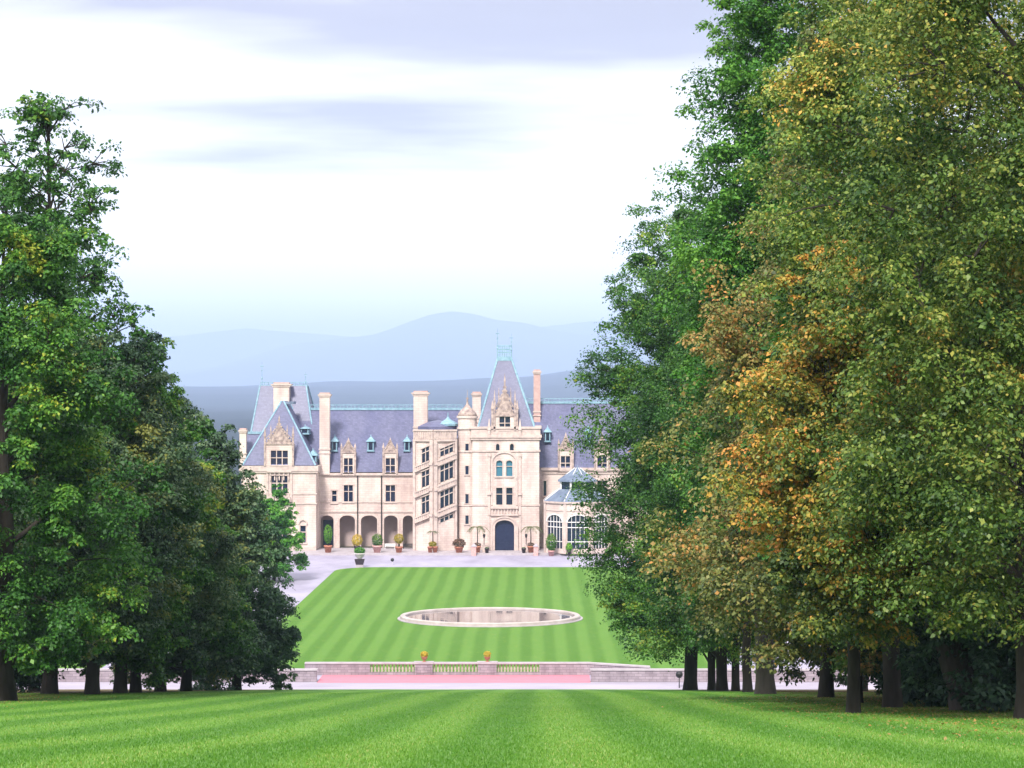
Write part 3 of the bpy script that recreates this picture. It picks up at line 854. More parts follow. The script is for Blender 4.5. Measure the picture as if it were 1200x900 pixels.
def stair_window(F, ln, px0, px1, top, bot, cols):
    u0, u1 = pxu(F, px0), pxu(F, px1); pm = (px0 + px1) / 2
    zb, zt_ = zband(bot + K * (pm - px0)), zband(top + K * (pm - px0))
    m_ = MB()
    for i in range(cols + 1):
        u = u0 + (u1 - u0) * i / cols; wd = .07 if 0 < i < cols else .12
        F.box(m_, u - wd, u + wd, -.16, .01, zb + K * (u - wd - u0), zt_ + K * (u - wd - u0), k=K)
    F.box(m_, u0, u1, -.2, .0, zb + (zt_ - zb) * .66, zb + (zt_ - zb) * .66 + .16, k=K)
    F.box(m_, u0 - .1, u1 + .1, -.35, .01, zt_, zt_ + .25, k=K)
    o = part(m_, 'stair_window', 'trim')
    g = MB(); g.poly([F.P(u0, -.05, zb), F.P(u1, -.05, zb + K * (u1 - u0)), F.P(u1, -.05, zt_ + K * (u1 - u0)), F.P(u0, -.05, zt_)])
    g.build('pane', 'glass', o)
for t, b in ((525, 541), (552, 570), (582, 601)): stair_window(FL, lnL, 494, 504, t, b, 2)
for t, b in ((523.5, 532.5), (543.5, 563), (574, 593.5), (603.5, 610)): stair_window(FR, lnR, 515, 531, t, b, 3)
mb = MB() # upper parapet
for F, ln in facets:
    F.box(mb, 0, ln, -.4, .3, zs1 - .35, zs1); F.box(mb, 0, ln, -.15, .2, zs1, zs1 + 1.5); F.box(mb, 0, ln, -.35, .3, zs1 + 1.5, zs1 + 1.8)
    for i in range(9):
        u = ln * (i + .5) / 9; F.box(mb, u - .1, u + .1, -.28, -.15, zs1 + .1, zs1 + 1.4)
part(mb, 'parapet', 'trim')
mb = MB(); cxs = (pl.x + pr.x) / 2 + .3
mb.rings((cxs, 397.2), [(4.0, zs1 + .6), (3.9, zs1 + 2.3), (2.0, zs1 + 3.1), (.1, zs1 + 3.5)], 8, a0=R(22.5)); part(mb, 'stair_roof', 'slate')
mb = MB(); mb.rings((X(525, 396), 396), [(1.9, Z(499, 396)), (1.95, Z(496.5, 396)), (.5, Z(491.5, 396)), (.12, Z(488.5, 396)), (.04, Z(483, 396))], 8); part(mb, 'stair_lantern', 'copper')

# --- round stair turret
tcx, tcy, tr = X(547.5, 394.5), 395.2, 1.72
ztd = Z(490, 394)
mb = MB(); mb.rings((tcx, tcy), [(tr, TZ), (tr, Z(593, 394)), (tr + .16, Z(593, 394)), (tr + .16, Z(591.5, 394)), (tr, Z(591.5, 394)), (tr, Z(530, 394)), (tr + .16, Z(530, 394)), (tr + .16, Z(528, 394)), (tr, Z(528, 394)), (tr, Z(503, 394)), (tr + .25, Z(503, 394)), (tr + .25, Z(501, 394)), (tr + .02, Z(501, 394)), (tr + .02, ztd), (tr + .25, ztd), (tr + .25, ztd + .4)], 24)
part(mb, 'turret', 'stone')
mb = MB(); mb.rings((tcx, tcy), [(tr + .1, ztd + .4), (tr * .95, ztd + .9), (tr * .7, ztd + 1.5), (tr * .35, ztd + 2.0), (.22, ztd + 2.6), (.12, ztd + 3.4), (.3, ztd + 3.6), (.05, ztd + 3.9), (.03, ztd + 5.2)], 20); part(mb, 'turret_dome', 'carved', True)
for t, b in ((520, 528.5), (546, 556), (579, 590), (604, 614)):
    yy = tcy - tr - .02
    m_ = MB(); m_.box(tcx - .5, tcx - .3, yy - .12, yy + .3, Z(b, yy), Z(t, yy)); m_.box(tcx + .3, tcx + .5, yy - .12, yy + .3, Z(b, yy), Z(t, yy)); m_.box(tcx - .5, tcx + .5, yy - .14, yy + .3, Z(t, yy), Z(t, yy) + .25); m_.box(tcx - .55, tcx + .55, yy - .16, yy + .3, Z(b, yy) - .2, Z(b, yy))
    o = part(m_, 'turret_window', 'trim'); g = MB(); g.box(tcx - .3, tcx + .3, yy - .02, yy + .2, Z(b, yy), Z(t, yy)); g.build('pane', 'glass', o)

# --- entrance tower
tl, tr_, tt = xt(553.5), xt(632), zt(502)
tops = [opf(xt, zt, 581.5, 588.8, 539.5, 558, .45), opf(xt, zt, 593.3, 600.5, 539.5, 558, .45), opf(xt, zt, 581.5, 588.8, 571.5, 591.5), opf(xt, zt, 593.3, 600.5, 571.5, 591.5),
        opf(xt, zt, 581.2, 585.3, 520, 528.2, .45), opf(xt, zt, 597.6, 602, 520, 528.2, .45)]
dr = (xt(580), xt(602.5), TZ, zt(609.5), 1.2)
mb = MB()
F0.wall(mb, tl, tr_, TZ, zt(513), tops + [dr], .5)
mb.box(tl, tl + .3, YT + .003, YT + 12, TZ, zt(513)); mb.box(tr_ - .3, tr_, YT + .003, YT + 12, TZ, zt(513)); mb.box(tl, tr_, YT + 11.7, YT + 12.003, TZ, zt(513))
part(mb, 'entrance_tower', 'stone')
mb = MB()
def wrap(mb, z, h, p): mb.box(tl - p, tr_ + p, YT - p, YT + 12 + p, z, z + h)
wrap(mb, zt(513), .5, .45); wrap(mb, zt(513) + .5, 1.1, .2); wrap(mb, zt(502.5), .4, .4)
part(mb, 'parapet', 'trim')
mb = MB()
for py, h, p in ((529.5, .28, .2), (592.8, .25, .16), (515.5, .3, .3)):
    mb = MB()
    F0.box(mb, tl - p, xt(573), -p, .02, zt(py), zt(py) + h)
    if py == 592.8: part(mb, 'string_course', 'trim'); mb = MB()
    F0.box(mb, xt(609.5), tr_ + p, -p, .02, zt(py), zt(py) + h); 
    if py != 592.8: F0.box(mb, xt(573), xt(609.5), -p, .02, zt(py), zt(py) + h)
    part(mb, 'string_course', 'trim')
    mb = MB(); mb.box(tr_ + .003, tr_ + p, YT + .02, YB, zt(py), zt(py) + h); part(mb, 'string_course', 'trim')
for px in (573.2, 609.3):
    mb = MB(); u = xt(px)
    F0.box(mb, u - .22, u + .22, -.28, .0, zt(604), zt(531)); F0.box(mb, u - .32, u + .32, -.4, .0, zt(535), zt(531))
    F0.box(mb, u - .34, u + .34, -.5, .0, zt(580), zt(576.5)); mb.spire(u, YT - .3, zt(513), .45, 3.6)
    part(mb, 'pilaster', 'trim')
for o, gl in zip(tops[:4], ('glassblue', 'glassblue', 'glass', 'glass')): window(house, F0, o, 1, 2, mw=.12, surround=.2, glass=gl)
for o in tops[4:]: window(house, F0, o, 1, 1, surround=.15, sill=False)
mb = MB() # carved surround over the upper windows, balcony over the door
F0.arch(mb, xt(577.5), xt(604.5), zt(541), 1.6, .35, -.25, 0, n=16)
F0.box(mb, xt(577.5) - .35, xt(577.5), -.25, 0, zt(592), zt(541)); F0.box(mb, xt(604.5), xt(604.5) + .35, -.25, 0, zt(592), zt(541))
part(mb, 'window_surround', 'trim')
mb = MB()
F0.box(mb, xt(575), xt(607.5), -.5, 0, zt(596), zt(592.6)); 
for i in range(9):
    u = xt(577) + (xt(605.5) - xt(577)) * i / 8
    F0.box(mb, u - .14, u + .14, -.32, 0, zt(602.5), zt(596)); 
F0.box(mb, xt(575), xt(607.5), -.42, 0, zt(604.2), zt(602.5))
part(mb, 'balcony', 'trim')
mb = MB()
F0.arch(mb, dr[0], dr[1], dr[3] - 1.2, 1.2, .45, -.3, .05, n=16); F0.arch(mb, dr[0] - .45, dr[1] + .45, dr[3] - 1.2, 1.65, .3, -.45, .02, n=16)
for s, u in ((-1, dr[0]), (1, dr[1])):
    a, b = sorted((u, u + s * .45)); F0.box(mb, a, b, -.3, .05, TZ, dr[3] - 1.2)
    a, b = sorted((u + s * .45, u + s * .75)); F0.box(mb, a, b, -.45, .02, TZ, dr[3] - 1.2)
    a, b = sorted((u + s * .95, u + s * 1.35)); F0.box(mb, a, b, -.3, 0, TZ, zt(604.5))
part(mb, 'door_surround', 'trim')
mb = MB(); mb.box(dr[0], dr[1], YT + .45, YT + .55, TZ, dr[3])
for i in range(5): mb.box(dr[0] + (dr[1] - dr[0]) * i / 4 - .06, dr[0] + (dr[1] - dr[0]) * i / 4 + .06, YT + .38, YT + .45, TZ, dr[3] - .2)
for z in (TZ + 1.2, TZ + 4.4): mb.box(dr[0], dr[1], YT + .40, YT + .45, z, z + .2)
part(mb, 'entrance_door', 'door')
hip('tower_roof', (xt(560), xt(626.5), YT + .5, YT + 11.5), tt + .1, (X(583, 399), X(599.5, 399), 398, 400.5), Z(421, 399), r=.2)
mb = MB(); a, b = X(582.8, 399), X(599.4, 399); zc = Z(421, 399)
mb.box(a - .1, b + .1, 397.8, 400.7, zc - .3, zc + .5)
for i in range(9):
    xx = a + (b - a) * i / 8
    for yy in (398, 400.5): mb.box(xx - .05, xx + .05, yy - .05, yy + .05, zc + .5, zc + 2.6)
for z in (zc + 1.2, zc + 1.75, zc + 2.4):
    for yy in (398, 400.5): mb.box(a, b, yy - .07, yy + .07, z, z + .18)
    for xx in (a, b): mb.box(xx - .07, xx + .07, 398.07, 400.43, z + .003, z + .177)
part(mb, 'roof_cresting', 'copper')
finial(583, 398, 385, 418); finial(599.2, 398, 391, 418)
dormer(591.5, YT - .15, 504.5, 487, 441, 24, (585.3, 597.8, 488.2, 503.5), 2, 2, 6, spires=3)
for px in (577, 606):
    mb = MB(); mb.box(xt(px) - .2, xt(px) + .2, YT - .3, YT + .1, tt, tt + 2.4); mb.spire(xt(px), YT - .1, tt + 2.4, .4, 2.8); part(mb, 'pinnacle', 'carved')

# --- right wing
mb = MB(); eR = z1(550.5); xe = x1(790)
wr = [opf(x1, z1, 637, 640.3, 563.5, 581), opf(x1, z1, 657, 668, 563, 583), opf(x1, z1, 700, 711, 563, 583), opf(x1, z1, 745, 756, 563, 583)]
F1.wall(mb, tr_ + .01, xe, TZ, eR, wr, .4)
mb.box(tr_, xe, YB + 12, YB + 12.3, TZ, eR); mb.box(xe - .01, xe, YB, YB + 12, TZ, eR)
part(mb, 'wall', 'stone')
for o, c in zip(wr, (1, 2, 2, 2)): window(house, F1, o, c, 2 if c > 1 else 1)
mb = MB(); ledge(mb, F1, tr_ + .2, xe, eR - .1, .5, .45); ledge(mb, F1, tr_ + .2, xe, eR - .75, .25, .2); part(mb, 'cornice', 'trim')
zR = Z(471.5, YB + 8)
mb = MB(); yr = YB + 8
mb.add([(x1(612), YB - .15, eR + .4), (xe, YB - .15, eR + .4), (xe - 5, yr, zR), (x1(612), yr, zR), (x1(612), YB + 16, eR + .4), (xe, YB + 16, eR + .4)], [(0, 1, 2, 3), (3, 2, 5, 4), (0, 3, 4), (1, 5, 2)])
part(mb, 'slate_roof', 'slate'); cresting(x1(612), xe - 5, yr, zR, .5)
dormer(705.5, YB - .3, 552, 527, 508, 16.5, (700, 711, 534.5, 551), 2, 2, 5)

# --- winter garden
wc = (X(676.5, 391), 390.6); wr_ = 6.4
zq = lambda py: Z(py, 385.5)
mb = MB(); wmg = []
vs = [(wc[0] + wr_ * math.cos(R(22.5 + 45 * k)), wc[1] + wr_ * math.sin(R(22.5 + 45 * k))) for k in range(8)]
wgw = MB(); cor = MB(); 
for k in range(4, 8):
    pass
gar = []
for k in range(8):
    a, b = Vector(vs[k]), Vector(vs[(k + 1) % 8])
    d = (b - a); ln = d.length; d.normalize()
    F = Face(a.x, a.y, d.x, d.y)
    op = (.55, ln - .55, TZ + .9, zq(603.5), 1.3)
    F.wall(wgw, 0, ln, TZ, zq(588), [op], .35)
    F.box(cor, -.15, ln + .15, -.3, .02, zq(590), zq(588)); F.box(cor, 0, ln, -.12, .02, zq(599), zq(597.8))
    F.box(cor, -.15, .3, -.2, .02, TZ, zq(590))
    gar.append((F, op))
part(wgw, 'conservatory_wall', 'stone'); part(cor, 'cornice', 'trim')
for F, op in gar:
    m_ = MB(); u0, u1, z0, z1__, rise = op
    for i in range(1, 5):
        u = u0 + (u1 - u0) * i / 5; F.box(m_, u - .035, u + .035, .1, .22, z0, z1__)
    for z in (z0 + 1.2, z1__ - 2.3, z1__ - 1.35): F.box(m_, u0, u1, .09, .23, z, z + .14)
    F.arch(m_, u0, u1, z1__ - rise, rise, .2, -.1, .04)
    o = part(m_, 'conservatory_window', 'paint'); g = MB(); g.poly([F.P(u0, .25, z0), F.P(u1, .25, z0), F.P(u1, .25, z1__), F.P(u0, .25, z1__)]); g.build('pane', 'glass', o)
zL, zC = zq(588), zq(573)
mb = MB(); mb.rings(wc, [(wr_ + .2, zL + .002), (3.4, zC - .2)], 8, a0=R(22.5)); part(mb, 'conservatory_roof', 'lead')
mb = MB(); mb.rings(wc, [(3.3, zC - .4), (3.3, zq(565.5))], 8, a0=R(22.5)); part(mb, 'clerestory', 'glass')
mb = MB()
for k in range(8):
    a = R(22.5 + 45 * k); xx, yy = wc[0] + 3.3 * math.cos(a), wc[1] + 3.3 * math.sin(a)
    mb.box(xx - .15, xx + .15, yy - .15, yy + .15, zC - .4, zq(565.5))
    mb.tube([(wc[0] + 3.8 * math.cos(a), wc[1] + 3.8 * math.sin(a), zq(565.5) + .1), (wc[0] + .5 * math.cos(a), wc[1] + .5 * math.sin(a), zq(550) + .08)], .06, 5)
    mb.tube([(wc[0] + (wr_ + .1) * math.cos(a), wc[1] + (wr_ + .1) * math.sin(a), zL + .1), (wc[0] + 3.4 * math.cos(a), wc[1] + 3.4 * math.sin(a), zC - .1)], .07, 5)
part(mb, 'glazing_bar', 'paint')
mb = MB(); mb.rings(wc, [(3.85, zq(565.5) + .003), (3.8, zq(565.5) + .25), (2.2, zq(557)), (.5, zq(550)), (.2, zq(549)), (.05, zq(546))], 8, a0=R(22.5)); part(mb, 'lantern_roof', 'lead')

# ------------------------------------------------------------------ pool
PC, PR = (X(574.5, 281), 281.0), 11.85
pool = thing('garden_pool', 'round shallow pool with a pale stone rim in the striped lawn', 'pool', (PC[0], PC[1], 0.1))
pool.scale = (1, .83, 1)
mb = MB(); n = 96
mb.rings((0, 0), [(PR, -.05), (PR, .42), (PR - .1, .5), (PR - .62, .5), (PR - .7, .42), (PR - .7, .0)], n, cap=False); mb.build('rim', 'pool', pool)
mb = MB(); mb.rings((0, 0), [(PR + .35, .004), (PR + .35, .10), (PR + .002, .10)], n, cap=False); mb.build('step', 'coping', pool)
mb = MB(); mb.rings((0, 0), [(PR - .7, .25)], n, cap=False); mb.poly([((PR - .7) * math.cos(2 * math.pi * k / n), (PR - .7) * math.sin(2 * math.pi * k / n), .25) for k in range(n)]); mb.build('water', 'water', pool)

# ------------------------------------------------------------------ terrace walls
wy = YW
xw = lambda px: X(px, wy); zw = lambda py: Z(py, wy)
wt = zw(776.5)
wall = thing('balustrade_wall', 'long grey stone terrace wall with baluster panels between piers below the striped lawn', 'wall', (0, 0, 0))
segs = [(357, 433.5, 0), (433.5, 486, 1), (486, 507, 2), (507, 560, 1), (560, 582, 2), (582, 632, 1), (632, 690, 0)]
for a, b, k in segs:
    xa, xb = xw(a), xw(b)
    m_ = MB()
    if k == 0:
        m_.box(xa, xb, wy, wy + .6, -.2, wt - .16); 
        if a < 400:
            m_.box(xw(384), xw(432), wy - .03, wy, .18, .26); m_.box(xw(384), xw(432), wy - .03, wy, wt - .34, wt - .26)
        m_.build('wall_panel', 'rubble', wall)
    elif k == 2:
        m_.box(xa, xb, wy - .2, wy + .8, -.2, wt - .14); m_.box(xa + .25, xb - .25, wy - .26, wy - .2, .2, wt - .4); m_.build('pier', 'rubble', wall)
        m_ = MB(); m_.box(xa - .1, xb + .1, wy - .3, wy + .9, wt - .14, wt + .06); m_.build('pier_cap', 'coping', wall)
    else:
        m_.box(xa, xb, wy + .05, wy + .55, -.2, .28); m_.build('plinth', 'rubble', wall)
        nb = 13
        prof = [(.13, .28), (.13, .38), (.08, .42), (.15, .58), (.14, .68), (.075, .88), (.08, wt - .30), (.13, wt - .24), (.13, wt - .16)]
        for i in range(nb):
            bm_ = MB(); bm_.rings((xa + (xb - xa) * (i + .5) / nb, wy + .3), prof, 10); bm_.build('baluster', 'balstone', wall, True)
    if k != 2:
        m_ = MB(); m_.box(xa, xb, wy - .08, wy + .68, wt - .16, wt); m_.build('coping', 'coping', wall)
m_ = MB() # the wall ramps down at its right end
xa, xb, xc = xw(690), xw(706), xw(762)
for za, zb, mt, nm in ((-.2, wt - .16, 'rubble', 'ramp_panel'), (wt - .16, wt, 'coping', 'ramp_coping')):
    m_ = MB(); o = .08 if mt == 'coping' else 0
    d2 = zw(781) - wt
    m_.add([(xa, wy - o, za), (xc, wy - o, za + (d2 if mt == 'coping' else 0)), (xc, wy + .6 + o, za + (d2 if mt == 'coping' else 0)), (xa, wy + .6 + o, za), (xa, wy - o, zb), (xc, wy - o, zb + d2), (xc, wy + .6 + o, zb + d2), (xa, wy + .6 + o, zb)],
           [(0, 3, 2, 1), (4, 5, 6, 7), (0, 1, 5, 4), (1, 2, 6, 5), (2, 3, 7, 6), (3, 0, 4, 7)])
    m_.build(nm, mt, wall)
def flank(xa, xb, label):
    t = thing('retaining_wall', label, 'wall', (0, 0, 0), None)
    y = 222.02; top = Z(784.3, 222)
    m_ = MB(); m_.box(xa, xb, y, y + .55, -.2, top - .15); m_.build('wall_face', 'rubble', t)
    m_ = MB(); m_.box(xa - .08, xb + .08, y - .1, y + .65, top - .15, top); m_.build('coping', 'coping', t)
flank(-62, X(371, 222), 'grey stone retaining wall behind the trunks on the left of the red gravel court')
flank(X(692.5, 222), 62, 'grey stone retaining wall behind the trunks on the right of the red gravel court')

# ------------------------------------------------------------------ leaves
def leaves(name, P, A, Nn, L, W, tint, material, parent=None):
    A = A / np.linalg.norm(A, axis=1, keepdims=True)
    S = np.cross(Nn, A); S /= np.linalg.norm(S, axis=1, keepdims=True) + 1e-9
    N2 = np.cross(A, S)
    L, W = L[:, None], W[:, None]
    mid = P + A * L * .45 + N2 * L * .07
    v = np.stack([P, mid + S * W / 2, P + A * L - N2 * L * .1, mid - S * W / 2], 1).reshape(-1, 3)
    f = np.arange(len(P) * 4).reshape(-1, 4)
    return npmesh(name, v, f, material, parent, tint)
def unit(r, n):
    v = r.normal(size=(n, 3)); return v / np.linalg.norm(v, axis=1, keepdims=True)
def profile(kind, t):
    if kind == 'cone': return np.clip(1.03 * (1 - t) ** .62 * np.clip(t / .06, 0, 1) ** .5, .05, 1)
    if kind == 'column': return np.clip(np.sin(np.pi * np.clip(t * .93 + .06, 0, 1)) ** .38, .05, 1)
    if kind == 'dome': return np.clip((1 - t ** 2.6) ** .5 * np.clip(.75 + t, 0, 1), .05, 1)
    if kind == 'skirt': return np.clip((1 - t) ** .5 * np.clip(.9 + t, 0, 1), .05, 1)
    return np.clip(np.sqrt(np.clip(1 - (2 * t - .82) ** 2 / 1.45, 0, 1)), .08, 1)
def make_crown(seed, h, rad, base, kind, nbough, nclump, nleaf, leaf, material, tmean=.42, tvar=.16, tclump=.14, parent=None, bough_r=.27, flat=.85, fill=.30, name='crown', lumps=1.0):
    r = np.random.default_rng(seed)
    # boughs spread over the crown's shell
    t = r.uniform(0, 1, nbough * 6); keep = r.uniform(0, 1, len(t)) < profile(kind, t) ; t = t[keep][:nbough]; nb = len(t)
    k = np.arange(nb); ang = k * 2.39996 + r.normal(0, .35, nb)
    ph = r.uniform(0, 6.28, 6)
    lump = 1 + lumps * (.13 * np.sin(2 * ang + ph[0] + 6 * t) + .12 * np.sin(3 * ang + ph[1] - 9 * t) + .08 * np.sin(5 * ang + ph[2] + 13 * t))
    rr = rad * profile(kind, t) * lump * r.uniform(0.05, 1, nb) ** fill
    br = rad * bough_r * r.uniform(.6, 1.5, nb) * (.5 + .5 * profile(kind, t))
    rr = np.maximum(rr - br * .45, 0)
    bc = np.stack([rr * np.cos(ang), rr * np.sin(ang), base + t * (h - base)], 1)
    bt = r.normal(0, tclump, nb)
    # clumps on each bough
    ci = np.repeat(np.arange(nb), nclump); nc = len(ci)
    v = unit(r, nc)
    out = np.stack([np.cos(ang), np.sin(ang), np.full(nb, .25)], 1)[ci]
    v = v + out * .55
    v *= np.array([1, 1, 1.15])
    cc = bc[ci] + v * (br[ci] * r.uniform(.35, 1.0, nc))[:, None]
    cr_ = br[ci] * r.uniform(.24, .52, nc)
    ctint = bt[ci] + r.normal(0, tclump * .6, nc)
    # leaves on each clump
    n = nc * nleaf
    li = np.repeat(np.arange(nc), nleaf)
    d = unit(r, n); d[:, 2] = np.where(d[:, 2] < -.5, -d[:, 2], d[:, 2])
    rad_ = cr_[li] * r.uniform(0, 1, n) ** .42
    stray = r.uniform(0, 1, n) < .06
    rad_ = np.where(stray, rad_ * 1.5, rad_)
    P = cc[li] + d * rad_[:, None] * np.array([1, 1, flat])
    P[:, 2] -= .16 * (rad_ ** 2) / (cr_[li] + .1)
    Nn = d * .7 + np.array([0, 0, .45]) + unit(r, n) * .6
    A = np.cross(Nn, unit(r, n)) + d * .5 * np.array([1, 1, 0]) + np.array([0, 0, -.35])
    L = leaf * r.uniform(.45, 1.0, n) ** 1.0 * r.choice([1.0, 1.0, 1.45], n)
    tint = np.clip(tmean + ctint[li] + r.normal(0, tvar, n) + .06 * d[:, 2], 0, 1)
    keep = P[:, 2] > .35
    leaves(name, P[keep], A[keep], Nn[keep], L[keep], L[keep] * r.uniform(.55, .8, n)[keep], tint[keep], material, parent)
    make_crown.twigs = (ci, cc)
    return bc
def make_trunk(seed, h, r0, bc, lean=(0, 0), material='bark', parent=None, limbs=16, twig=.25, kick=0):
    r = random.Random(seed)
    mb = MB()
    n = 9
    pts = []
    for i in range(n):
        t = i / (n - 1)
        pts.append((lean[0] * t * h + r.uniform(-.12, .12) * (i > 0), lean[1] * t * h + r.uniform(-.12, .12) * (i > 0), t * h * .95 - .4 * (i == 0)))
    # a flared foot
    p0 = pts[0]; p1 = pts[1]
    pts.insert(1, (p0[0], p0[1], .25)); pts.insert(2, (p0[0] * .8 + p1[0] * .2, p0[1] * .8 + p1[1] * .2, .9))
    if kick:
        pts.insert(3, (lean[0] * 2.6, 0, 2.6))
        pts = [(p[0] + kick * max(0, 1 - max(0, p[2]) / 4.8), p[1], p[2]) for p in pts]
    m_ = len(pts)
    rad = [r0 * 1.45, r0 * 1.2, r0 * 1.03] + [max(.05, r0 * (1 - .9 * (i / (m_ - 4)))) for i in range(m_ - 3)]
    mb.tube(pts, rad, 12)
    idx = list(range(len(bc))); r.shuffle(idx)
    for j in idx[:limbs]:
        c = bc[j]
        zz = max(1.6, c[2] - .35 * math.hypot(c[0], c[1]) - r.uniform(.3, 1.5)); t = min(.97, zz / (h * .88))
        a = Vector((lean[0] * t * h, lean[1] * t * h, zz)); b = Vector(c)
        mid = a.lerp(b, .5) + Vector((r.uniform(-.3, .3), r.uniform(-.3, .3), .25))
        rr = max(.05, r0 * .38 * (1 - .6 * t))
        mb.tube([a, mid, b], [rr, rr * .6, rr * .2], 6)
    ci, cc = make_crown.twigs
    for j in range(len(ci)):
        if r.random() < twig:
            a, b = Vector(bc[ci[j]]), Vector(cc[j])
            mb.tube([a, a.lerp(b, .55) + Vector((0, 0, .12)), b], [.035, .022, .01], 4)
    return mb.build('trunk', material, parent, True)

# template: seed, h, rad, base, kind, boughs, clumps, leaves per clump, leaf size, material ...
def tree(name, label, px, d, h, rad, base, kind, material, seed, boughs=60, clumps=9, nl=150, leaf=.24, r0=.42, lean=(0, 0), bark='bark', group='trees lining the avenue', limbs=26, gx=None, twig=.2, kick=0, **kw):
    x = X(px, d) if gx is None else gx
    t = thing(name, label, 'tree', (x, d, zg(x, d) - .05), group)
    t.rotation_euler.z = (seed * 1.7) % 6.28 if lean == (0, 0) else 0
    bc = make_crown(seed, h, rad, base, kind, boughs, clumps, nl, leaf, material, parent=t, **kw)
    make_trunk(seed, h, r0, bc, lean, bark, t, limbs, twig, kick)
    return t
def again(src, label, px, d, s, sz, rot, group='trees lining the avenue'):
    t = copy_tree(src)
    x = X(px, d)
    t.location = (x, d, zg(x, d) - .05); t.scale = (s, s, sz); t.rotation_euler.z = rot
    t['label'] = label; t['group'] = group
    return t

# left row, from the nearest
tA = tree('deciduous_tree', 'tallest dense tree of the left row, two dark trunks at the left frame edge', 4, 93, 21.3, 5.0, 1.6, 'oval', 'leaf_green', 101, 105, 12, 150, .19, .5, tmean=.42, tclump=.20)
tB = tree('deciduous_tree', 'dark bluish green tree with a straight dark trunk, third trunk from the left', 108, 110, 18.6, 5.2, 1.8, 'dome', 'leaf_dark', 102, 100, 12, 145, .20, .34, tmean=.56, tclump=.20)
tC = tree('deciduous_tree', 'green tree with yellowish tips, its trunk just right of the third trunk', 141, 118, 19.0, 4.7, 1.8, 'oval', 'leaf_green', 103, 95, 12, 145, .21, .34, bark='barkpale', tmean=.50, tclump=.20)
tD = again(tB, 'dark green tree with a slightly leaning trunk, fifth trunk from the left', 159, 126, .92, 1.04, 2.1)
tE = again(tC, 'olive green tree whose trunk stands sixth from the left', 188, 138, 1.0, .94, 4.0)
tF = tree('deciduous_tree', 'greyish green low branched tree, right of the sixth trunk in the left row', 218, 150, 18.8, 5.4, .8, 'dome', 'leaf_dark', 106, 100, 12, 105, .26, .36, tmean=.52, tclump=.18)
tG = tree('evergreen_tree', 'lowest and darkest tree of the left row, sweeping to the ground beside the red court', 277, 164, 15.8, 5.0, .5, 'skirt', 'leaf_dark', 107, 100, 12, 100, .25, .35, tmean=.25, tclump=.12)
tS = tree('sparse_tree', 'tall thin leaved tree with sky showing through its crown, behind the left row', 58, 113, 31.8, 5.7, 6, 'dome', 'leaf_green', 148, 150, 8, 48, .24, .40, tmean=.34, bough_r=.25, fill=.5, limbs=170, twig=1, lumps=.5)
# right row, from the farthest
tH = tree('deciduous_tree', 'dark green tree farthest along the right row, hanging over the forecourt', 809, 165, 37.0, 7.3, 3.2, 'oval', 'leaf_green', 111, 150, 14, 145, .22, .5, tmean=.37, lumps=.35, bough_r=.31, tclump=.17)
tI = tree('deciduous_tree', 'green broad tree behind four slim dark trunks on the right', 846, 150, 33.5, 6.4, 4.2, 'oval', 'leaf_green', 112, 96, 15, 150, .22, .38, tmean=.40, tclump=.17, bough_r=.33)
tJ = tree('poplar_tree', 'very tall fresh green tree running out of the frame top behind the rusty tree', 897, 112, 42.0, 3.7, 8, 'column', 'leaf_bright', 113, 100, 14, 150, .21, .48, bark='barkpale', bough_r=.48)
tK = tree('deciduous_tree', 'broad cone shaped tree of olive and rusty brown leaves on the right', 1003, 88, 29.5, 8.0, 2.6, 'cone', 'leaf_brown', 114, 150, 15, 115, .19, .26, tmean=.42, tclump=.13, tvar=.21, bough_r=.26, lumps=.7)
tL = tree('deciduous_tree', 'tree turning orange and yellow, foremost of the colouring trees on the right', 1000, 68, 14.8, 3.5, 3.1, 'dome', 'leaf_orange', 115, 84, 15, 150, .155, .20, tmean=.42, tclump=.16, tvar=.22, bough_r=.36, lumps=.8)
tM = tree('deciduous_tree', 'olive tree with yellow patches over a thick leaning pale trunk', 1092, 73, 29.0, 4.9, 3.0, 'oval', 'leaf_yellow', 116, 110, 16, 145, .160, .52, lean=(-.01, 0), bark='barkpale', tmean=.42, tclump=.14, tvar=.19, bough_r=.36, kick=1.25)
tN = tree('deciduous_tree', 'nearest tree on the right, yellow green crown cut by the right frame edge', 1212, 60, 27.0, 5.4, 2.6, 'oval', 'leaf_yellow', 117, 110, 16, 160, .145, .48, tmean=.34, tclump=.13, bough_r=.35, tvar=.18)
# trunks between
again(tI, 'dark green tree on the first slim trunk from the left of the right row', 834, 160, .75, .85, 1.0)
again(tI, 'dark green tree on the third slim trunk of the right row', 862, 142, .7, .88, 3.3)
tO = tree('deciduous_tree', 'green tree on the thinnest leaning trunk, right of three slim trunks', 876, 131, 20, 4.2, 4.2, 'oval', 'leaf_green', 118, 66, 10, 85, .27, .28, tmean=.4)
again(tO, 'dark green tree with a short thick trunk between the rusty and the orange tree', 968, 100, 1.2, 1.1, 2.2)
again(tO, 'dark green tree on a dark trunk just left of the thick leaning trunk', 1046, 80, 1.15, 1.05, .4)
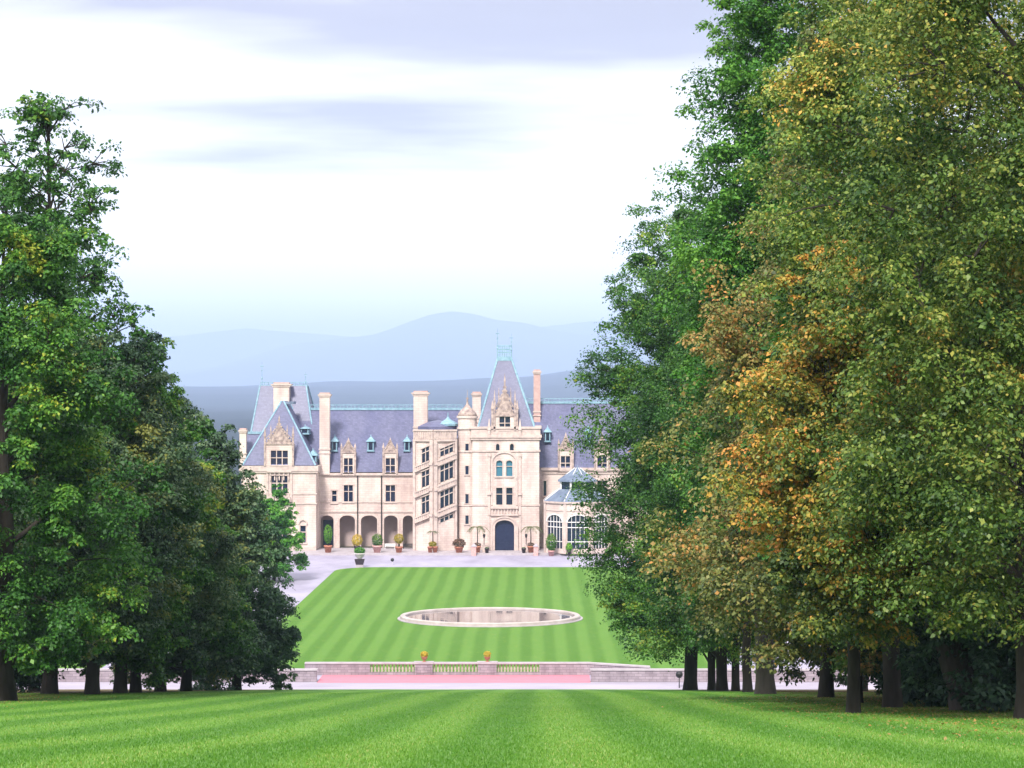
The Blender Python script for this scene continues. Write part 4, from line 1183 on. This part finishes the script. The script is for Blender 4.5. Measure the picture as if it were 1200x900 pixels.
# second rows and the wood behind them
wood = 'trees of the wood behind the avenue'
k = 0
for px, d, s, sz, rot, lab in ((1130, 100, 1.0, 1.1, .3, 'shaded tree in the wood behind the thick leaning trunk'), (1180, 92, 1.05, 1.2, 1.7, 'shaded tree in the wood beside the right frame edge'), (1090, 122, 1.0, 1.2, 3.0, 'tree deep in the wood behind the rusty and orange trees'), (1010, 148, 1.0, 1.3, 4.4, 'tree in the wood beyond the orange tree')):
    again(tF, lab, px, d, s, sz, rot, wood)
for px, d, s, sz, rot, lab in ((-60, 118, 1.1, 1.1, .9, 'green tree in the wood beyond the left frame edge'), (40, 135, 1.0, 1.12, 2.5, 'green tree in the wood behind the tall open crowned tree')):
    again(tC, lab, px, d, s, sz, rot, wood)
tP = tree('evergreen_tree', 'low thicket tree coloured dark as shade at the foot of the wood on the right', 1150, 84, 8.5, 4.2, .3, 'skirt', 'leaf_dark', 121, 66, 10, 80, .24, .2, tmean=.04, group=wood)  # near-black leaf tint paints the shaded hollow under the canopy
again(tP, 'low thicket tree coloured dark as shade under the nearest tree by the right frame edge', 1215, 72, .9, .9, 2.0, wood)
again(tP, 'low thicket tree coloured dark as shade between the leaning trunk and the nearest trunk', 1125, 96, 1.0, 1.0, 4.0, wood)
again(tP, 'low thicket tree coloured dark as shade at the left frame edge under the tallest tree', -25, 118, .9, .8, 1.0, wood)
# bright tree by the house
tQ = tree('garden_tree', 'fresh green round tree standing alone in front of the left pavilion', 321, 335, 14.8, 4.6, 1.5, 'dome', 'leaf_bright', 131, 60, 10, 80, .34, .25, group='garden trees')
again(tQ, 'green tree beside the forecourt, left of the lone round tree', 262, 335, 1.1, .9, 2.0, 'garden trees')

# ------------------------------------------------------------------ small things
def bush(parent, name, c, rad, n, leaf, material, seed, up=.5, tmean=.5):
    r = np.random.default_rng(seed)
    d = unit(r, n); rr = r.uniform(.55, 1, n) ** .5
    P = np.array(c) + d * rr[:, None] * np.array(rad)
    Nn = d + np.array([0, 0, up]) + unit(r, n) * .6
    A = np.cross(Nn, unit(r, n)) + np.array([0, 0, .3])
    L = leaf * r.uniform(.7, 1.3, n)
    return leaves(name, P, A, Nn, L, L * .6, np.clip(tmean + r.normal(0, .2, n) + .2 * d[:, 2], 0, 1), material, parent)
def pot(parent, r0, h, material, n=16, foot=False, name='pot'):
    mb = MB()
    if foot: p = [(r0 * .6, 0), (r0 * .6, h * .1), (r0 * .3, h * .16), (r0 * .3, h * .3), (r0 * .75, h * .45), (r0 * .95, h * .85), (r0 * 1.1, h * .92), (r0 * 1.1, h), (r0 * .9, h), (r0 * .85, h * .9)]
    else: p = [(r0 * .68, 0), (r0 * .92, h * .78), (r0 * 1.06, h * .80), (r0 * 1.06, h), (r0 * .9, h), (r0 * .85, h * .88)]
    mb.rings((0, 0), p, n)
    return mb.build(name, material, parent, True)
def fronds(parent, n, length, z, material, seed, droop=.6, rise=.9, wid=.06):
    """palm leaves: arching ribs with leaflets both sides"""
    r = np.random.default_rng(seed)
    P, A, Nn, L = [], [], [], []
    for k in range(n):
        a = 2 * math.pi * k / n + r.uniform(-.3, .3); ln = length * r.uniform(.8, 1.15)
        prev = None
        for i in range(16):
            t = i / 15
            q = np.array([math.cos(a) * ln * t, math.sin(a) * ln * t, z + ln * (rise * t - (rise * .6 + droop) * t * t)])
            if prev is not None:
                dv = q - prev; sd = np.cross(dv, [0, 0, 1.0]); sd /= np.linalg.norm(sd) + 1e-9
                for s in (-1, 1):
                    P.append(q); A.append(sd * s + dv / np.linalg.norm(dv) * .8 + np.array([0, 0, -.35])); Nn.append([0, 0, 1.0]); L.append(ln * .30 * math.sin(math.pi * (.12 + .8 * t)))
                P.append(prev); A.append(dv); Nn.append([0, 0, 1.0]); L.append(np.linalg.norm(dv) * 1.2)
            prev = q
    L = np.array(L)
    return leaves('frond', np.array(P), np.array(A), np.array(Nn), L, np.full(len(L), wid), r.uniform(.2, .9, len(L)), material, parent)
def stem(parent, r0, z0, z1_, material='bark'):
    mb = MB(); mb.tube([(0, 0, z0), (.03, .02, (z0 + z1_) / 2), (0, 0, z1_)], [r0, r0 * .8, r0 * .7], 8); mb.build('stem', material, parent, True)
pots = 'potted plants along the terrace'
TY = 388.0
def plant(label, px, y, z=TZ): return thing('potted_plant', label, 'potted plant', (X(px, y), y, z), pots)
p = plant('tall green topiary in a terracotta pot before the leftmost dark arch', 384.5, TY); pot(p, .75, 1.3, 'terra'); stem(p, .12, 1.2, 2.2); bush(p, 'foliage', (0, 0, 3.3), (.8, .8, 1.8), 1200, .22, 'leaf_bright', 1, tmean=.75)
p = plant('round golden bush in a dark pot behind the white vase', 418.5, TY); pot(p, .6, 1.2, 'darkpot'); bush(p, 'foliage', (0, 0, 2.2), (1.0, 1.0, 1.15), 1200, .2, 'leaf_gold', 2)
p = plant('dark green bush in a pale pink pot under the middle arch', 442, TY); pot(p, .85, 1.3, 'pinkpot'); bush(p, 'foliage', (0, 0, 2.2), (1.0, 1.0, 1.2), 1100, .22, 'leaf_green', 3)
p = plant('golden bush on a dark stem in a terracotta pot beside the black bench', 467.5, TY); pot(p, .7, 1.1, 'terra'); stem(p, .2, 1.0, 1.9); bush(p, 'foliage', (0, 0, 2.5), (.9, .9, .95), 1100, .2, 'leaf_gold', 4, tmean=.3)
p = plant('slender palm in a pair of terracotta planters at the foot of the stair tower', 507, TY); mb = MB()
for s in (-.45, .45): mb.rings((s, 0), [(.33, 0), (.46, .9), (.5, .9), (.5, 1.1), (.4, 1.1)], 14)
mb.build('pot', 'terra', p, True); bush(p, 'foliage', (0, 0, 1.5), (.75, .5, .5), 600, .2, 'leaf_gold', 5, tmean=.1); stem(p, .1, 1.0, 3.7); fronds(p, 9, 1.2, 3.7, 'leaf_palm', 5)
p = plant('spiky brownish plant in a terracotta pot right of the stair tower', 538, TY); pot(p, .8, 1.1, 'terra'); bush(p, 'foliage', (0, 0, 1.7), (1.1, .9, .8), 700, .38, 'leaf_heath', 6, up=1)
def tallpalm(label, px, seed):
    p = plant(label, px, TY); pot(p, .62, 1.2, 'terra'); bush(p, 'underplanting', (0, 0, 1.45), (.65, .6, .35), 500, .16, 'leaf_heath', seed); stem(p, .11, 1.1, 4.4); fronds(p, 11, 2.1, 4.4, 'leaf_palm', seed, .75, .95, .09)
tallpalm('tall arching palm in a terracotta pot left of the entrance door', 559.5, 7)
tallpalm('tall arching palm in a terracotta pot right of the entrance door', 622, 8)
p = plant('tall leafy bush in a pink pot before the conservatory', 646, 384.6, .0); pot(p, .62, 1.0, 'pinkpot'); bush(p, 'foliage', (0, 0, 2.4), (1.0, 1.0, 1.7), 1300, .24, 'leaf_green', 9, tmean=.6)
p = plant('small yellow green plant in a dark pot close to the conservatory wall', 667, 384.2, .35); pot(p, .4, .8, 'darkpot'); bush(p, 'foliage', (0, 0, 1.3), (.6, .6, .7), 600, .2, 'leaf_bright', 10, tmean=.9)
p = plant('green bush in a white footed vase on a dark base at the lawn edge', 421.5, 360.8, 0.0)
mb = MB(); mb.box(-.65, .65, -.5, .5, 0, .45); mb.build('base', 'coping', p)
mb = MB(); mb.frustum((-.6, .6, -.45, .45), .45, (-.85, .85, -.45, .45), 1.4); mb.build('stand', 'darkpot', p)
mb = MB(); mb.rings((0, 0), [(.3, 1.4), (.35, 1.5), (.7, 1.8), (.85, 2.2), (.95, 2.25), (.95, 2.4), (.8, 2.4)], 16); mb.build('vase', 'whitepot', p, True)
bush(p, 'foliage', (0, 0, 2.75), (.95, .95, .65), 1000, .2, 'leaf_bright', 11, tmean=.35)
# lanterns and low tubs by the door
for px, s in ((567.3, 'left'), (616.6, 'right')):
    t = thing('lantern_post', f'slim black lantern on a pale pedestal just {s} of the entrance door', 'lantern', (X(px, 389), 389, TZ))
    mb = MB(); mb.box(-.28, .28, -.28, .28, 0, 1.2); mb.box(-.35, .35, -.35, .35, 1.2, 1.35); mb.build('pedestal', 'trim', t)
    mb = MB(); mb.tube([(0, 0, 1.35), (0, 0, 2.6)], .07, 8); mb.build('post', 'iron', t)
    mb = MB(); mb.frustum((-.14, .14, -.14, .14), 2.6, (-.24, .24, -.24, .24), 3.1); mb.frustum((-.28, .28, -.28, .28), 3.1, (-.03, .03, -.03, .03), 3.4); mb.build('lantern_head', 'iron', t)
for px, s in ((570.6, 'left'), (613.8, 'right')):
    t = thing('planter_tub', f'low black round tub at the {s} corner of the entrance steps', 'planter', (X(px, 386.9), 386.9, TZ))
    pot(t, .42, .85, 'darkpot', name='tub'); bush(t, 'foliage', (0, 0, .9), (.38, .38, .2), 200, .12, 'leaf_dark', 40 + int(px))
for px, s in ((555.5, 'left'), (628, 'right')):
    t = thing('gate_pier', f'short pink stone pier closing the terrace wall {s} of the entrance', 'pier', (X(px, 386), 385.3, 0))
    mb = MB(); mb.box(-.4, .4, -.4, .4, 0, 1.6); mb.build('shaft', 'pinkpot', t); mb = MB(); mb.box(-.5, .5, -.5, .5, 1.6, 1.8); mb.frustum((-.42, .42, -.42, .42), 1.8, (-.05, .05, -.05, .05), 2.2); mb.build('cap', 'coping', t)
# benches
for px, mt, lab in ((478.5, 'iron', 'long black bench under the rightmost arch'), (457, 'paint', 'long white bench left of the black bench')):
    t = thing('bench', lab, 'bench', (X(px, 396.5), 396.5, TZ))
    mb = MB()
    for k in range(4): mb.box(-1.0, 1.0, -.25 + .13 * k, -.15 + .13 * k, .42, .47)
    mb.build('seat', mt, t); mb = MB()
    for k in range(3): mb.box(-1.0, 1.0, .28, .32, .55 + .15 * k, .66 + .15 * k)
    mb.build('backrest', mt, t)
    for x in (-.9, .9):
        mb = MB(); mb.box(x - .04, x + .04, -.24, -.16, 0, .42); mb.box(x - .04, x + .04, .22, .27, 0, .95); mb.build('leg', mt, t)
# round headed markers
def marker(label, px, d, h, r_):
    t = thing('marker_post', label, 'post', (X(px, d), d, zg(X(px, d), d)))
    mb = MB(); mb.tube([(0, 0, -.1), (0, 0, h - r_)], .05, 8); mb.build('post', 'whitepot' if d > 300 else 'iron', t)
    mb = MB(); mb.rings((0, 0), [(r_ * .5, h - 2 * r_), (r_ * .95, h - 1.5 * r_), (r_, h - r_), (r_ * .9, h - .45 * r_), (r_ * .4, h - .03)], 14); mb.build('round_head', 'iron', t, True)  # plain rounded head, gives no light
marker('small black round headed post standing in the pale forecourt', 459.8, 366, 1.15, .30)
marker('black round headed post at the road edge before the right row of trees', 796, 217.6, 1.75, .36)
# urns on the piers
for px, s in ((497, 'left'), (571, 'right')):
    t = thing('urn_planter', f'{s} terracotta urn with a golden bush on a pier of the terrace wall', 'planter', (X(px, wy), wy + .3, wt + .06))
    pot(t, .34, .55, 'terra', foot=True, name='urn'); bush(t, 'foliage', (0, 0, .78), (.40, .40, .34), 700, .12, 'leaf_gold', int(px), tmean=.4)

# ------------------------------------------------------------------ parked car
def car(label, px, d):
    t = thing('parked_car', label, 'car', (X(px, d), d, .01))
    prof = [(-2.15, .45), (-2.2, .75), (-2.05, .98), (-1.25, 1.05), (-.55, 1.45), (.75, 1.48), (1.55, 1.08), (2.1, .98), (2.2, .7), (2.12, .4)]
    mb = MB()
    def ring(y, s): return [(x * (1 if abs(y) < .8 else .985), y * (s if z > 1.06 else 1), z) for x, z in prof]
    ys = [(-.88, .80), (-.80, .82), (.80, .82), (.88, .80)]
    rs = [ring(y, s) for y, s in ys]; n = len(prof); o = 0
    mb.v += [p for r_ in rs for p in r_]
    for j in range(3):
        for i in range(n):
            i2 = (i + 1) % n
            mb.f.append([j * n + i, (j + 1) * n + i, (j + 1) * n + i2, j * n + i2]); mb.m.append(0)
    mb.f.append(list(range(n))); mb.m.append(0); mb.f.append(list(range(3 * n, 4 * n))[::-1]); mb.m.append(0)
    mb.build('body', 'carwhite', t)
    for y in (-.80, .80):
        s = 1 if y > 0 else -1
        for q in ([(-1.0, 1.1), (-.5, 1.38), (.02, 1.4), (.02, 1.1)], [(.1, 1.1), (.1, 1.4), (.7, 1.4), (1.25, 1.12)]):
            g = MB(); g.poly([(x, s * (.895 - .16 * (z - 1.06) / .42), z) for x, z in q]); g.build('side_window', 'glass', t)
    for xa, za, xb, zb in ((-1.28, 1.07, -.58, 1.43), (1.58, 1.10, .80, 1.46)):
        g = MB(); g.poly([(xa, -.66, za + .02), (xa, .66, za + .02), (xb, .58, zb + .02), (xb, -.58, zb + .02)]); g.build('windscreen', 'glass', t)
    for x in (-1.35, 1.35):
        for y in (-.82, .82):
            wmb = MB(); wmb.tube([(x, y - .11, .33), (x, y + .11, .33)], .33, 20); wv = wmb.build('wheel', 'tyre', t)
            wmb = MB(); wmb.tube([(x, y - .125, .33), (x, y + .125, .33)], .2, 14); wmb.build('rim', 'rim', wv)
    for x, mt, nm in ((-2.19, 'paint', 'headlight'), (2.17, 'lamp', 'tail_light')):
        for y in (-.62, .62):
            wmb = MB(); wmb.box(x - .05, x + .05, y - .2, y + .2, .70, .86); wmb.build(nm, mt, t)
car('white car parked on the drive behind the right retaining wall', 898, 243)

# ------------------------------------------------------------------ grass near the camera
r = np.random.default_rng(9)
n = 260000
u = r.uniform(0, 1, n); gy_ = 23.0 + 100 * u ** 1.9
gx_ = CAMX + (r.uniform(-30, 1230, n) - VPX) * gy_ / FPX
P = np.stack([gx_, gy_, hill_z(gy_) + 0.03 * fbm(gx_, gy_, 5, 3, 0.25) - .01], 1)
A = np.stack([r.normal(0, .45, n), r.normal(0, .45, n), np.ones(n)], 1)
s = np.sin(2 * np.pi * gx_ / 3.1 + .6)  # mower stripe sheen, carried into the blade tint
L = r.uniform(.035, .075, n)
Nn = np.stack([r.normal(0, .4, n), -np.ones(n), np.full(n, .9)], 1)
tag(leaves('grass', P, A, Nn, L, np.full(n, .016), np.clip(.45 + .22 * np.clip(s * 1.4, -1, 1) + r.normal(0, .18, n), 0, 1), 'blade'), 'short mown grass blades on the near slope', None, None, 'stuff')

n = 9000
gy_ = r.uniform(30, 105, n); side = np.where(r.uniform(0, 1, n) < .8, 1, -1)
gx_ = np.where(side > 0, r.normal(18.5, 2.6, n), r.normal(-17.5, 2.0, n))
P = np.stack([gx_, gy_, hill_z(gy_) + 0.03 * fbm(gx_, gy_, 5, 3, 0.25) + .012], 1)
A = np.stack([r.normal(0, 1, n), r.normal(0, 1, n), r.normal(0, .2, n)], 1)
Nn = np.stack([r.normal(0, .3, n), r.normal(0, .3, n), np.ones(n)], 1)
L = r.uniform(.06, .12, n)
tag(leaves('fallen_leaves', P, A, Nn, L, L * .7, r.uniform(.45, 1, n), 'leaf_brown'), 'fallen brown leaves on the grass under the tree rows', None, None, 'stuff')
